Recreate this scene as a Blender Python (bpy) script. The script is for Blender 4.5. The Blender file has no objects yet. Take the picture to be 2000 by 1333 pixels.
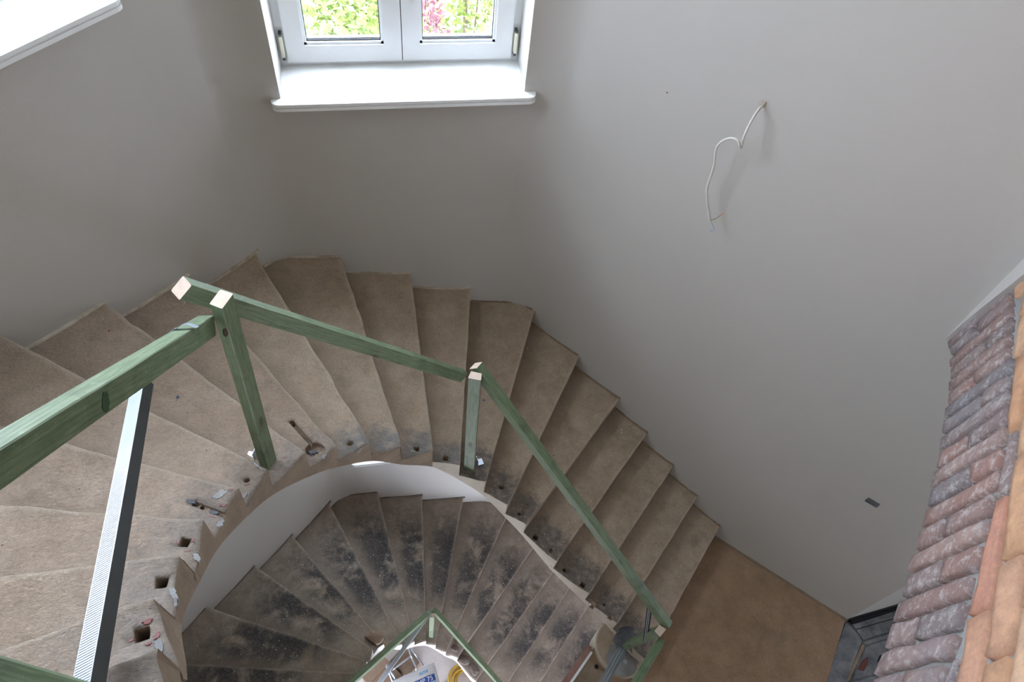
import bpy, bmesh, math, random
from mathutils import Vector, noise
from mathutils.bvhtree import BVHTree
random.seed(7)
C = bpy.context.scene.collection
sc = bpy.context.scene
S = 0.18            # riser height; z = 0 is the landing
NOFF = 17.3775      # the lower flight runs this many risers below the upper one
CAMZ = 26 * S

# ------------------------------------------------------------------ camera
F, TH, RO, YAW = 1350.6, 0.645406, 0.142529, -0.289993
def cam_axes():
    d = Vector((0, math.sin(TH), -math.cos(TH))); r = Vector((1, 0, 0)); u = r.cross(d)
    r2 = r * math.cos(RO) + u * math.sin(RO); u2 = -r * math.sin(RO) + u * math.cos(RO)
    def rz(v): return Vector((v.x * math.cos(YAW) - v.y * math.sin(YAW), v.x * math.sin(YAW) + v.y * math.cos(YAW), v.z))
    return rz(r2), rz(u2), rz(d)
CR, CU, CD = cam_axes()
EYE = Vector((0, 0, CAMZ))
cd = bpy.data.cameras.new('camera'); cam = bpy.data.objects.new('camera', cd); C.objects.link(cam)
from mathutils import Matrix
m3 = Matrix((CR, CU, -CD)).transposed()
cam.matrix_world = Matrix.Translation(EYE) @ m3.to_4x4()
cd.sensor_width = 36; cd.lens = F * 36 / 2000; cd.clip_start = 0.02; cd.clip_end = 300
sc.camera = cam
def ray(px, py): return (CD * F + CR * (px - 1000) - CU * (py - 666.5)).normalized()
def at(q, z):
    v = ray(*q); t = (z - CAMZ) / v.z; return EYE + v * t
def on_plane(q, p0, n):
    v = ray(*q); t = (p0 - EYE).dot(n) / v.dot(n); return EYE + v * t

# ------------------------------------------------------------------ world, light, exposure
w = bpy.data.worlds.new('sky'); sc.world = w; w.use_nodes = True
bg = w.node_tree.nodes['Background']
bg.inputs[0].default_value = (0.765, 0.845, 1.0, 1); bg.inputs[1].default_value = 18.5
sc.view_settings.view_transform = 'Standard'; sc.view_settings.look = 'None'
sc.view_settings.gamma = 1; sc.view_settings.use_curve_mapping = False
sc.view_settings.exposure = 0.1
def portal(name, loc, direction, sx, sy):
    l = bpy.data.lights.new(name, 'AREA'); l.shape = 'RECTANGLE'; l.size = sx; l.size_y = sy; l.energy = 1
    l.cycles.is_portal = True
    o = bpy.data.objects.new(name, l); C.objects.link(o); o.location = loc
    o.rotation_euler = Vector(direction).to_track_quat('-Z', 'Z').to_euler()
    return o

# ------------------------------------------------------------------ helpers
def tag(o, label=None, cat=None, group=None, kind=None):
    if label: o['label'] = label
    if cat: o['category'] = cat
    if group: o['group'] = group
    if kind: o['kind'] = kind
    return o
def empty(name, loc=(0, 0, 0), **k):
    o = bpy.data.objects.new(name, None); C.objects.link(o); o.location = loc; o.empty_display_size = .05
    bpy.context.view_layer.update() if False else None
    return tag(o, **k)
def link(name, me, mats, parent=None):
    o = bpy.data.objects.new(name, me); C.objects.link(o)
    for m in (mats if isinstance(mats, (list, tuple)) else [mats]): me.materials.append(m)
    if parent:
        o.parent = parent
        off = Vector(parent.location) + (Vector(parent.parent.location) if parent.parent else Vector())
        o.location = -off
    return o
def obj(name, bm, mats, parent=None, smooth=False):
    me = bpy.data.meshes.new(name)
    bmesh.ops.recalc_face_normals(bm, faces=bm.faces)
    if smooth:
        for f in bm.faces: f.smooth = True
    bm.to_mesh(me); bm.free()
    return link(name, me, mats, parent)
def V(*a): return Vector(a)
def add_hex(bm, c, mi=0):
    """c: 8 corners, bottom four then top four in the same order"""
    v = [bm.verts.new(p) for p in c]
    for f in ((0, 3, 2, 1), (4, 5, 6, 7), (0, 1, 5, 4), (1, 2, 6, 5), (2, 3, 7, 6), (3, 0, 4, 7)):
        fa = bm.faces.new([v[i] for i in f]); fa.material_index = mi
    return v
def add_box(bm, lo, hi, mi=0):
    x0, y0, z0 = lo; x1, y1, z1 = hi
    return add_hex(bm, [(x0, y0, z0), (x1, y0, z0), (x1, y1, z0), (x0, y1, z0), (x0, y0, z1), (x1, y0, z1), (x1, y1, z1), (x0, y1, z1)], mi)
def add_prism(bm, pts, z0, z1, mi=0):
    a = [bm.verts.new((p[0], p[1], z0)) for p in pts]; b = [bm.verts.new((p[0], p[1], z1)) for p in pts]
    n = len(pts)
    fs = [bm.faces.new(a[::-1]), bm.faces.new(b)]
    for i in range(n): fs.append(bm.faces.new((a[i], a[(i + 1) % n], b[(i + 1) % n], b[i])))
    for f in fs: f.material_index = mi
    return a, b
def bevel(bm, w, seg=2):
    bmesh.ops.bevel(bm, geom=list(bm.edges), offset=w, segments=seg, affect='EDGES', profile=.6)
def add_tube(bm, pts, r, n=8, mi=0, taper=None):
    pts = [Vector(p) for p in pts]; rings = []
    t = (pts[1] - pts[0]).normalized(); up = Vector((0, 0, 1)) if abs(t.z) < .9 else Vector((1, 0, 0))
    a = t.cross(up).normalized()
    for i, p in enumerate(pts):
        t = (pts[min(i + 1, len(pts) - 1)] - pts[max(i - 1, 0)]).normalized()
        a = (a - t * a.dot(t)).normalized(); b = t.cross(a)
        rr = r if taper is None else r * taper[i]
        rings.append([bm.verts.new(p + (a * math.cos(2 * math.pi * k / n) + b * math.sin(2 * math.pi * k / n)) * rr) for k in range(n)])
    for i in range(len(rings) - 1):
        for k in range(n):
            f = bm.faces.new((rings[i][k], rings[i][(k + 1) % n], rings[i + 1][(k + 1) % n], rings[i + 1][k])); f.smooth = True; f.material_index = mi
    bm.faces.new(rings[0][::-1]).material_index = mi; bm.faces.new(rings[-1]).material_index = mi
def smooth_path(pts, k=6):
    pts = [Vector(p) for p in pts]; out = []
    P = [pts[0] * 2 - pts[1]] + pts + [pts[-1] * 2 - pts[-2]]
    for i in range(1, len(P) - 2):
        a, b, c, d = P[i - 1:i + 3]
        for j in range(k):
            t = j / k
            out.append(.5 * ((2 * b) + (c - a) * t + (2 * a - 5 * b + 4 * c - d) * t * t + (-a + 3 * b - 3 * c + d) * t ** 3))
    return out + [pts[-1]]

# ------------------------------------------------------------------ materials
class NT:
    def __init__(s, name):
        s.m = bpy.data.materials.new(name); s.m.use_nodes = True; s.t = s.m.node_tree; s.b = s.t.nodes['Principled BSDF']
    def n(s, ty, **k):
        x = s.t.nodes.new('ShaderNode' + ty)
        for a, v in k.items():
            if a.startswith('i_'): x.inputs[a[2:].replace('_', ' ')].default_value = v
            else: setattr(x, a, v)
        return x
    def l(s, a, b): s.t.links.new(a, b)
    def co(s, kind='Object', scale=(1, 1, 1)):
        tc = s.n('TexCoord'); mp = s.n('Mapping'); mp.inputs['Scale'].default_value = scale
        s.l(tc.outputs[kind], mp.inputs[0]); return mp.outputs[0]
    def noise(s, scale, detail=6, rough=.6, co=None, dist=0):
        x = s.n('TexNoise'); x.inputs['Scale'].default_value = scale; x.inputs['Detail'].default_value = detail
        x.inputs['Roughness'].default_value = rough; x.inputs['Distortion'].default_value = dist
        s.l(co if co is not None else s.co(), x.inputs['Vector']); return x.outputs[0]
    def ramp(s, fac, stops):
        x = s.n('ValToRGB'); e = x.color_ramp.elements
        while len(e) < len(stops): e.new(.5)
        for i, (p, c) in enumerate(stops):
            e[i].position = p; e[i].color = (c, c, c, 1) if isinstance(c, (int, float)) else (*c, 1)
        s.l(fac, x.inputs[0]); return x.outputs[0]
    def mix(s, fac, a, b, mode='MIX'):
        x = s.n('MixRGB', blend_type=mode)
        for i, v in ((0, fac), (1, a), (2, b)):
            if isinstance(v, (int, float)): x.inputs[i].default_value = v
            elif isinstance(v, tuple): x.inputs[i].default_value = (*v, 1)
            else: s.l(v, x.inputs[i])
        return x.outputs[0]
    def math(s, op, a, b=0.0, clamp=False):
        x = s.n('Math', operation=op, use_clamp=clamp)
        for i, v in ((0, a), (1, b)):
            if isinstance(v, (int, float)): x.inputs[i].default_value = v
            else: s.l(v, x.inputs[i])
        return x.outputs[0]
    def bump(s, h, strength=.3, dist=.01):
        x = s.n('Bump'); x.inputs['Strength'].default_value = strength; x.inputs['Distance'].default_value = dist
        s.l(h, x.inputs['Height']); s.l(x.outputs[0], s.b.inputs['Normal'])
    def col(s, c):
        if isinstance(c, tuple): s.b.inputs['Base Color'].default_value = (*c, 1)
        else: s.l(c, s.b.inputs['Base Color'])
        return s
    def rough(s, v): s.b.inputs['Roughness'].default_value = v; return s
def plain(name, c, rough=.6, metal=0.0, vary=.12, nscale=20):
    t = NT(name); n = t.noise(nscale)
    t.col(t.mix(t.ramp(n, [(.3, 0.0), (.7, 1.0)]), tuple(x * (1 - vary) for x in c), tuple(min(1, x * (1 + vary)) for x in c)))
    t.rough(rough); t.b.inputs['Metallic'].default_value = metal
    return t.m
def m_plaster(name, c, fine=260):
    t = NT(name); big = t.noise(1.3, 3); t.col(t.mix(big, tuple(x * .955 for x in c), tuple(min(1, x * 1.04) for x in c)))
    h = t.math('ADD', t.noise(fine, 3, .5), t.math('MULTIPLY', t.noise(35, 3), .7))
    t.bump(h, .16, .004); t.rough(.85); return t.m
def m_stone(name, a, b, patch, patch_u, rough_amp, speck=.6, dark=None, stain=(.10, .09, .085), patch_str=.85, edge_amt=.45):
    """a, b: two tones; patch: colour of the old mortar around the baluster sockets (u small)."""
    t = NT(name); co = t.co()
    base = t.mix(t.ramp(t.noise(6, 8, .65, co), [(.32, 0.0), (.68, 1.0)]), a, b)
    uv = t.n('UVMap'); sp = t.n('SeparateXYZ'); t.l(uv.outputs[0], sp.inputs[0]); u, v = sp.outputs[0], sp.outputs[1]
    wob = t.math('MULTIPLY', t.math('SUBTRACT', t.noise(22, 6, .7, co), .5), .22)
    if dark:
        big = t.noise(4.2, 7, .68, t.co(scale=(1, 1, .6)), .4)
        uu = t.math('ADD', u, t.math('MULTIPLY', wob, 1.2))
        band = t.ramp(uu, [(.14, 0.0), (.34, 1.0), (.66, 1.0), (.92, .12)])
        vv = t.ramp(t.math('ADD', v, wob), [(.0, .75), (.12, 1.0), (.62, .85), (.95, .1)])
        f = t.math('MULTIPLY', t.math('MULTIPLY', band, vv), t.ramp(big, [(.36, .0), (.50, 1.0)]))
        f = t.math('MULTIPLY', f, t.ramp(t.noise(60, 4, .7, co), [(.3, .7), (.6, 1.0)]), True)
        base = t.mix(f, base, dark)
    pm = t.ramp(t.math('ADD', u, wob), [(max(0, patch_u - .05), 1.0), (patch_u + .02, 0.0)])
    pm = t.math('MULTIPLY', pm, t.math('GREATER_THAN', u, 0.0005))
    pm = t.math('MULTIPLY', pm, t.math('MULTIPLY', t.ramp(t.noise(30, 5, .7, co), [(.3, .3), (.55, 1.0)]), patch_str))
    base = t.mix(pm, base, patch)
    st = t.ramp(t.noise(3.1, 5, .6, co, .6), [(.60, 0.0), (.72, .55)])
    base = t.mix(st, base, stain)
    vo = t.n('TexVoronoi', feature='F1'); vo.inputs['Scale'].default_value = 48; t.l(co, vo.inputs['Vector'])
    sel = t.n('SeparateColor'); t.l(vo.outputs['Color'], sel.inputs[0])
    rad = t.math('MULTIPLY', sel.outputs[0], .23)
    dots = t.math('MULTIPLY', t.math('LESS_THAN', vo.outputs['Distance'], rad), t.math('GREATER_THAN', sel.outputs[1], .5))
    base = t.mix(t.math('MULTIPLY', dots, speck), base, (.62, .58, .52))
    vo2 = t.n('TexVoronoi', feature='F1'); vo2.inputs['Scale'].default_value = 31; t.l(co, vo2.inputs['Vector'])
    se2 = t.n('SeparateColor'); t.l(vo2.outputs['Color'], se2.inputs[0])
    d2 = t.math('MULTIPLY', t.math('LESS_THAN', vo2.outputs['Distance'], .075), t.math('GREATER_THAN', se2.outputs[1], .78))
    base = t.mix(t.math('MULTIPLY', d2, .75), base, (.035, .03, .028))
    fine = t.ramp(t.noise(95, 6, .8, co), [(.30, .72), (.5, 1.0), (.72, 1.18)])
    base = t.mix(1.0, base, fine, 'MULTIPLY')
    blot = t.ramp(t.noise(11, 6, .7, co, .3), [(.34, .84), (.5, 1.0), (.68, 1.10)])
    base = t.mix(1.0, base, blot, 'MULTIPLY')
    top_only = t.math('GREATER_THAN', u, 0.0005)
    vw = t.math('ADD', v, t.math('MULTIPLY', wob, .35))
    back_tone = t.math('MULTIPLY', t.ramp(vw, [(.62, 0.0), (1.0, 1.0)]), top_only)  # darker towards the back of each tread
    base = t.mix(t.math('MULTIPLY', back_tone, .55), base, tuple(x * .55 for x in a))
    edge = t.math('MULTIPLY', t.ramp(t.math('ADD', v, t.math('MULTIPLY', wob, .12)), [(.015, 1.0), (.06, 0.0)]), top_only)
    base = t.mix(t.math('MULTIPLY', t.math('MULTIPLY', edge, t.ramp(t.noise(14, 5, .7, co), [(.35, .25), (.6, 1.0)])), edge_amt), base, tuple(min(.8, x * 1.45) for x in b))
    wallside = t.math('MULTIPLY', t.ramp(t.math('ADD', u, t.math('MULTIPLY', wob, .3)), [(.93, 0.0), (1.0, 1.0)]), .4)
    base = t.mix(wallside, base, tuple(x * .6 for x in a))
    t.col(base); t.rough(.8)
    h = t.math('ADD', t.math('MULTIPLY', t.noise(62, 7, .75, t.co(scale=(1, 1.6, 1)), .8), rough_amp), t.noise(170, 4, .6, co))
    t.bump(h, .9, .009)
    return t.m
def m_wood(name, a, b):
    t = NT(name); co = t.co('Generated', (1, 1, 1))
    n = t.noise(9, 6, .6, t.co('Object')); g = t.noise(7, 5, .65, t.co('UV', (1.2, 26, 1)), .5)
    c = t.mix(t.ramp(g, [(.3, 0.0), (.7, 1.0)]), a, b)
    c = t.mix(t.ramp(n, [(.52, 0.0), (.72, .6)]), c, tuple(x * .45 for x in a))
    vo = t.n('TexVoronoi'); vo.inputs['Scale'].default_value = 1; t.l(t.co('UV', (3.2, 9, 1)), vo.inputs['Vector'])
    k = t.ramp(vo.outputs['Distance'], [(.05, .85), (.12, 0.0)])
    c = t.mix(k, c, (.05, .035, .02))
    c = t.mix(t.ramp(t.noise(55, 5, .8, t.co('Object')), [(.60, 0.0), (.70, .35)]), c, (.45, .52, .42))
    t.col(c); t.rough(.55); t.bump(g, .25, .002); return t.m
def m_brick(name, stops, smear=(.60, .55, .53), sm=.55, rg=1.0, grey=.35):
    t = NT(name); oi = t.n('ObjectInfo'); co = t.co()
    r = t.ramp(oi.outputs['Random'], stops)
    n = t.noise(22, 8, .75, co, .15)
    c = t.mix(t.ramp(n, [(.35, 0.0), (.7, .55)]), r, (.16, .10, .09))
    off = t.math('MULTIPLY', oi.outputs['Random'], 1.0)
    c = t.mix(t.math('MULTIPLY', t.ramp(t.noise(34, 9, .8, co, .1), [(.50, 0.0), (.62, 1.0)]), sm), c, smear)
    c = t.mix(t.math('MULTIPLY', t.ramp(t.noise(5, 4, .6, co), [(.5, 0.0), (.66, 1.0)]), grey), c, (.23, .24, .27))
    t.col(c); t.rough(.85); t.bump(t.noise(70, 8, .75, co, .5), .6 * rg, .008); return t.m

M = {}
M['wall'] = m_plaster('white_plaster', (.51, .487, .458))
M['white'] = plain('white_paint', (.86, .87, .87), .45, 0, .02)
M['pvc'] = plain('white_plastic', (.84, .86, .88), .3, 0, .01)
M['cream'] = plain('cream_plastic', (.80, .77, .62), .45, 0, .03)
M['gasket'] = plain('dark_rubber', (.03, .03, .035), .5)
M['steel_spacer'] = plain('grey_spacer', (.45, .47, .5), .35, .6)
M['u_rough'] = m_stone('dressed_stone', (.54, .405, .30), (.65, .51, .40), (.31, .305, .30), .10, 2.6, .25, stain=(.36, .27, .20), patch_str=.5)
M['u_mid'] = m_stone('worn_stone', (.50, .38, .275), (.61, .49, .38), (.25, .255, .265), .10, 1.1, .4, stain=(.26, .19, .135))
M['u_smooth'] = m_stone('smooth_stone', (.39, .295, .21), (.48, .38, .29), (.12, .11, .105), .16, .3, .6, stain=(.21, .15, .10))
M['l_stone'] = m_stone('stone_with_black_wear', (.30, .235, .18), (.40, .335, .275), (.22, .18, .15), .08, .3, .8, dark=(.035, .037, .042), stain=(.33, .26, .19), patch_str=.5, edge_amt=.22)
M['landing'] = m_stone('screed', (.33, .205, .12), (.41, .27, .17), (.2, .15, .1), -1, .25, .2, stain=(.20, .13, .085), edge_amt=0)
def m_side(name, a, b):
    t = NT(name); co = t.co(); t.col(t.mix(t.ramp(t.noise(9, 7, .7, co), [(.35, 0.0), (.65, 1.0)]), a, b)); t.rough(.9)
    t.bump(t.noise(60, 7, .7, co), .5, .006); return t.m
M['side_brown'] = m_side('rendered_edge_brown', (.20, .145, .098), (.29, .22, .155))
M['side_cream'] = m_side('rendered_edge_cream', (.46, .40, .32), (.56, .51, .43))
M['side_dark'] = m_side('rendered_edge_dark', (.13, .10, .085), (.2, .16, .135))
M['side_light'] = m_side('rendered_edge_pale', (.50, .47, .45), (.60, .57, .55))
M['fillet'] = m_side('old_mortar', (.36, .29, .21), (.62, .57, .49))
M['patch'] = m_side('grey_mortar', (.21, .21, .215), (.33, .32, .31))
M['patch_dark'] = m_side('black_residue', (.05, .055, .07), (.17, .17, .18))
M['red_paint'] = m_side('red_paint_flakes', (.24, .10, .095), (.38, .24, .21))
M['green'] = m_wood('green_stained_wood', (.07, .118, .052), (.215, .27, .165))
M['cut'] = plain('cut_wood', (.70, .56, .46), .7, 0, .08, 60)
t = NT('galvanised_steel'); n = t.noise(30, 4); t.col(t.mix(n, (.42, .46, .52), (.56, .60, .66))); t.rough(.36); t.b.inputs['Metallic'].default_value = .85
M['zinc'] = t.m
M['zinc_ribbed'] = plain('zinc_plate', (.46, .51, .58), .5, .5, .05)
M['dark_steel'] = plain('dark_steel', (.10, .11, .12), .4, .8)
M['old_brick'] = m_brick('old_brick', [(0, (.30, .21, .19)), (.2, (.40, .23, .19)), (.4, (.25, .20, .195)), (.6, (.46, .30, .25)), (.8, (.22, .20, .21)), (1, (.38, .27, .25))], sm=.72)
M['orange_brick'] = m_brick('orange_brick', [(0, (.64, .34, .18)), (.3, (.68, .43, .25)), (.6, (.60, .28, .19)), (1, (.70, .46, .29))], (.70, .42, .25), .3, .5, .06)
M['mortar'] = m_side('grey_joint_mortar', (.25, .255, .245), (.36, .36, .345))
t = NT('glass'); t.t.nodes.remove(t.b); tr = t.n('BsdfTransparent'); gl = t.n('BsdfGlossy'); gl.inputs['Roughness'].default_value = .02
tr.inputs[0].default_value = (.965, .975, .975, 1); mx = t.n('MixShader'); mx.inputs[0].default_value = .05
t.l(tr.outputs[0], mx.inputs[1]); t.l(gl.outputs[0], mx.inputs[2])
t.l(mx.outputs[0], t.t.nodes['Material Output'].inputs[0]); M['glass'] = t.m
def m_leaf(name, a, b):
    t = NT(name); vo = t.noise(7, 5, .7); t.col(t.mix(t.ramp(vo, [(.35, 0.0), (.65, 1.0)]), a, b)); t.rough(.6)
    t.b.inputs['Transmission Weight'].default_value = 0
    return t.m
M['leaf'] = m_leaf('leaf_green', (.10, .17, .03), (.32, .37, .10))
M['leaf_dark'] = m_leaf('leaf_dark_green', (.04, .09, .02), (.14, .20, .05))
M['leaf_red'] = m_leaf('leaf_maroon', (.12, .03, .05), (.22, .08, .11))
M['bark'] = plain('bark', (.14, .10, .07), .9)
M['lawn'] = plain('lawn', (.20, .28, .08), .9, 0, .3, 5)
M['ground'] = m_side('pale_screed', (.70, .65, .63), (.78, .73, .71))
M['cable'] = plain('cable_sheath', (.62, .60, .55), .5, 0, .06, 60)
M['blue'] = plain('blue_insulation', (.10, .32, .55), .4); M['redw'] = plain('brown_insulation', (.13, .045, .035), .4)
M['yg'] = plain('green_yellow_insulation', (.38, .52, .15), .4); M['copper'] = plain('copper_tip', (.7, .3, .2), .35, .7)
M['sack'] = plain('white_paper_sack', (.74, .75, .79), .7, 0, .05, 12)
M['navy'] = plain('navy_print', (.03, .09, .36), .6, 0, .05); M['cyan'] = plain('light_blue_print', (.12, .45, .72), .6, 0, .05)
M['print_white'] = plain('white_print', (.85, .86, .88), .6, 0, .01)
M['yellow'] = plain('yellow_hose', (.66, .42, .05), .45, 0, .1)
M['card'] = plain('brown_cardboard', (.30, .21, .15), .85, 0, .12)
M['greyboard'] = m_side('worn_grey_painted_wood', (.10, .105, .12), (.26, .26, .265))
M['blackgap'] = plain('gap_black', (.015, .015, .016), .9)  # black that stands for the darkness inside gaps and holes
M['chip_white'] = plain('white_plaster_chip', (.62, .58, .52), .8); M['chip_red'] = plain('red_chip', (.5, .07, .05), .6)
M['chip_blue'] = plain('blue_chip', (.10, .15, .24), .6); M['stick'] = plain('pale_wood_splinter', (.50, .43, .33), .7)
M['rubble'] = m_side('broken_brick', (.26, .18, .13), (.38, .29, .22))
M['raw'] = m_side('raw_masonry', (.60, .55, .50), (.68, .63, .58))
M['zinc_shaded'] = plain('shaded_zinc', (.10, .11, .115), .4, .6)  # darker zinc copy: the flange's shade is put into the colour

# ------------------------------------------------------------------ plan of the stairwell (metres)
def U2(x, y): return Vector((x * S, y * S))
YW = 15.39 * S
LW0 = U2(-5.791, 12.274); LWD = Vector((.65719, .75372))
RW0 = U2(10.34, 9.865); RWD = Vector((.71504, -.69909))
def isect(p, d, q, e):
    den = d.x * e.y - d.y * e.x; t = ((q.x - p.x) * e.y - (q.y - p.y) * e.x) / den; return p + d * t
KL = isect(LW0, LWD, Vector((0, YW)), Vector((1, 0)))      # corner left wall / window wall
KR = isect(RW0, RWD, Vector((0, YW)), Vector((1, 0)))      # corner window wall / right wall
KRE = Vector((at((1655, 1207), 0).x, at((1655, 1207), 0).y))
KRE = RW0 + RWD * (KRE - RW0).dot(RWD)
KW = KL - LWD * 2.35                                       # corner left wall / west wall
ZG = -3.25; ZT = 6.3
HALLD = Vector((math.cos(math.radians(5)), math.sin(math.radians(5))))

def wall(name, p, q, holes=(), z0=ZG - .3, z1=ZT, th=.26, mat='wall', ext=(0, 0), inner=None):
    """wall from plan point p to q; interior on the right-hand side of p->q unless inner=-1. holes (s0,s1,z0,z1)"""
    d = (q - p); L = d.length; d = d / L; n = Vector((-d.y, d.x)) * (1 if inner is None else inner)
    ss = sorted({-ext[0], L + ext[1], *[h[0] for h in holes], *[h[1] for h in holes]}); zs = sorted({z0, z1, *[h[2] for h in holes], *[h[3] for h in holes]})
    bm = bmesh.new(); vs = {}
    def vert(i, j, k):
        key = (i, j, k)
        if key not in vs:
            a = p + d * ss[i] + n * (th * k); vs[key] = bm.verts.new((a.x, a.y, zs[j]))
        return vs[key]
    def solid(i, j):
        if i < 0 or j < 0 or i >= len(ss) - 1 or j >= len(zs) - 1: return False
        sm, zm = (ss[i] + ss[i + 1]) / 2, (zs[j] + zs[j + 1]) / 2
        return not any(h[0] < sm < h[1] and h[2] < zm < h[3] for h in holes)
    for i in range(len(ss) - 1):
        for j in range(len(zs) - 1):
            if not solid(i, j): continue
            for k in (0, 1): bm.faces.new([vert(i, j, k), vert(i + 1, j, k), vert(i + 1, j + 1, k), vert(i, j + 1, k)])
            if not solid(i - 1, j): bm.faces.new([vert(i, j, 0), vert(i, j, 1), vert(i, j + 1, 1), vert(i, j + 1, 0)])
            if not solid(i + 1, j): bm.faces.new([vert(i + 1, j, 0), vert(i + 1, j, 1), vert(i + 1, j + 1, 1), vert(i + 1, j + 1, 0)])
            if not solid(i, j - 1): bm.faces.new([vert(i, j, 0), vert(i, j, 1), vert(i + 1, j, 1), vert(i + 1, j, 0)])
            if not solid(i, j + 1): bm.faces.new([vert(i, j + 1, 0), vert(i, j + 1, 1), vert(i + 1, j + 1, 1), vert(i + 1, j + 1, 0)])
    return bm
WX0, WX1, WZ0, WZ1 = -.378, .725, 15.6 * S - .03, 4.25
LZ0 = -.65                                                  # sill height of the window below
bm = wall('wall_front', KL, KR, [(WX0 - KL.x, WX1 - KL.x, WZ0, WZ1), (WX0 - KL.x, WX1 - KL.x, LZ0 - .03, .60)], ext=(.15, .15))
def cove(bm, K, d1, d2, t=.13, n=8):
    """rounded plaster in the corner K; d1, d2 unit vectors along the two walls away from K"""
    a, b = K + d1 * t, K + d2 * t
    pts = []
    for i in range(n + 1):
        s = i / n; pts.append(a * (1 - s) ** 2 + K * 2 * s * (1 - s) + b * s * s)
    vb = [bm.verts.new((p.x, p.y, ZG - .2)) for p in pts]; vt = [bm.verts.new((p.x, p.y, ZT)) for p in pts]
    for i in range(n):
        f = bm.faces.new((vb[i], vb[i + 1], vt[i + 1], vt[i])); f.smooth = True
cove(bm, KL, -LWD, Vector((1, 0))); cove(bm, KR, Vector((-1, 0)), RWD)
tag(obj('wall_front', bm, M['wall']), kind='structure')
LSZ = 19.0 * S
WL0, WL1 = .42, 2.10                                        # window opening of the left wall, measured from KL backwards
Lleft = (KL - KW).length
tag(obj('wall_left', wall('', KW, KL, [(Lleft - WL1, Lleft - WL0, LSZ - .03, 6.1)], ext=(.1, .15)), M['wall']), kind='structure')
tag(obj('wall_right', wall('', KR, KRE, ext=(.15, .0)), M['wall']), kind='structure')
KH = KRE + HALLD * 2.0
tag(obj('wall_hall', wall('', KRE, KH, ext=(0, .2)), M['wall']), kind='structure')
KSW = Vector((KW.x, -1.9)); KSE = Vector((KH.x, -1.9))
tag(obj('wall_left', wall('', KSW, KW, ext=(.2, .1)), M['raw']), kind='structure')
GROUND_FILL = (.4, 3.1, ZG, -1.3)  # unseen ground-level opening added to light the bottom of the well
tag(obj('wall_back', wall('', KSE, KSW, [(KSE.x - (KW.x + h[1]), KSE.x - (KW.x + h[0]), h[2], h[3]) for h in (GROUND_FILL,)]), M['raw']), kind='structure')
HALL_FILL = (1.9, 2.5, .5, 1.9)                                   # unseen opening added beyond the landing for fill light
tag(obj('wall_right', wall('', KH, KSE, [HALL_FILL], ext=(.2, .2)), M['raw']), kind='structure')
bm = bmesh.new(); add_box(bm, (KW.x - .3, -2.2, ZT), (KH.x + .3, 3.2, ZT + .2)); tag(obj('ceiling', bm, M['raw']), kind='structure')
bm = bmesh.new(); add_box(bm, (KW.x - .3, -2.2, ZG - .25), (KH.x + .3, 3.2, ZG)); tag(obj('floor', bm, M['ground']), kind='structure')

# portals guide the sky light through the windows and the added fill openings
portal('opening_portal', ((WX0 + WX1) / 2, YW + .30, (WZ0 + WZ1) / 2), (0, -1, 0), WX1 - WX0, WZ1 - WZ0)
portal('opening_portal', ((WX0 + WX1) / 2, YW + .30, (LZ0 + .60) / 2), (0, -1, 0), WX1 - WX0, .60 - LZ0)
LN = Vector((LWD.y, -LWD.x))                                # into the room from the left wall
pc = KL - LWD * ((WL0 + WL1) / 2) - LN * .30
portal('opening_portal', (pc.x, pc.y, (LSZ + 6.1) / 2), (LN.x, LN.y, 0), WL1 - WL0, 6.1 - LSZ)
hd = (KSE - KH).normalized(); hq = KH + hd * ((HALL_FILL[0] + HALL_FILL[1]) / 2) + Vector((-hd.y, hd.x)) * .3
portal('opening_portal', (hq.x, hq.y, (HALL_FILL[2] + HALL_FILL[3]) / 2), (hd.y, -hd.x, 0), HALL_FILL[1] - HALL_FILL[0], HALL_FILL[3] - HALL_FILL[2])
portal('opening_portal', (KW.x + (GROUND_FILL[0] + GROUND_FILL[1]) / 2, -2.2, (GROUND_FILL[2] + GROUND_FILL[3]) / 2), (0, 1, 0), GROUND_FILL[1] - GROUND_FILL[0], GROUND_FILL[3] - GROUND_FILL[2])

# ------------------------------------------------------------------ windows
def sill_board(name, parent, x0, x1, yf, yb, z, o, ex, ey, ear=.04, r=.035):
    """board with a two-step moulded nose; local frame: o + ex*x + ey*y (y from wall face into the reveal, nose at yf<0)"""
    bm = bmesh.new()
    for (dz0, dz1, off) in ((-.012, 0, 0), (-.020, -.012, .006), (-.034, -.020, .0)):
        pts = [(x0 - ear, 0), (x0 - ear + off, yf + r)]
        for i in range(5):
            a = math.pi + (math.pi / 2) * i / 4; pts.append((x0 - ear + r + math.cos(a) * (r - off), yf + r + math.sin(a) * (r - off)))
        for i in range(5):
            a = 1.5 * math.pi + (math.pi / 2) * i / 4; pts.append((x1 + ear - r + math.cos(a) * (r - off), yf + r + math.sin(a) * (r - off)))
        pts += [(x1 + ear - off, yf + r), (x1 + ear, 0), (x1, 0), (x1, yb), (x0, yb), (x0, 0)]
        out = []
        for a, b in pts:
            q = o + ex * a + ey * b
            if not out or (Vector(out[-1]) - q).length > 1e-4: out.append((q.x, q.y))
        add_prism(bm, out, z + dz0, z + dz1)
    return obj(name, bm, M['white'], parent)
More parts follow.
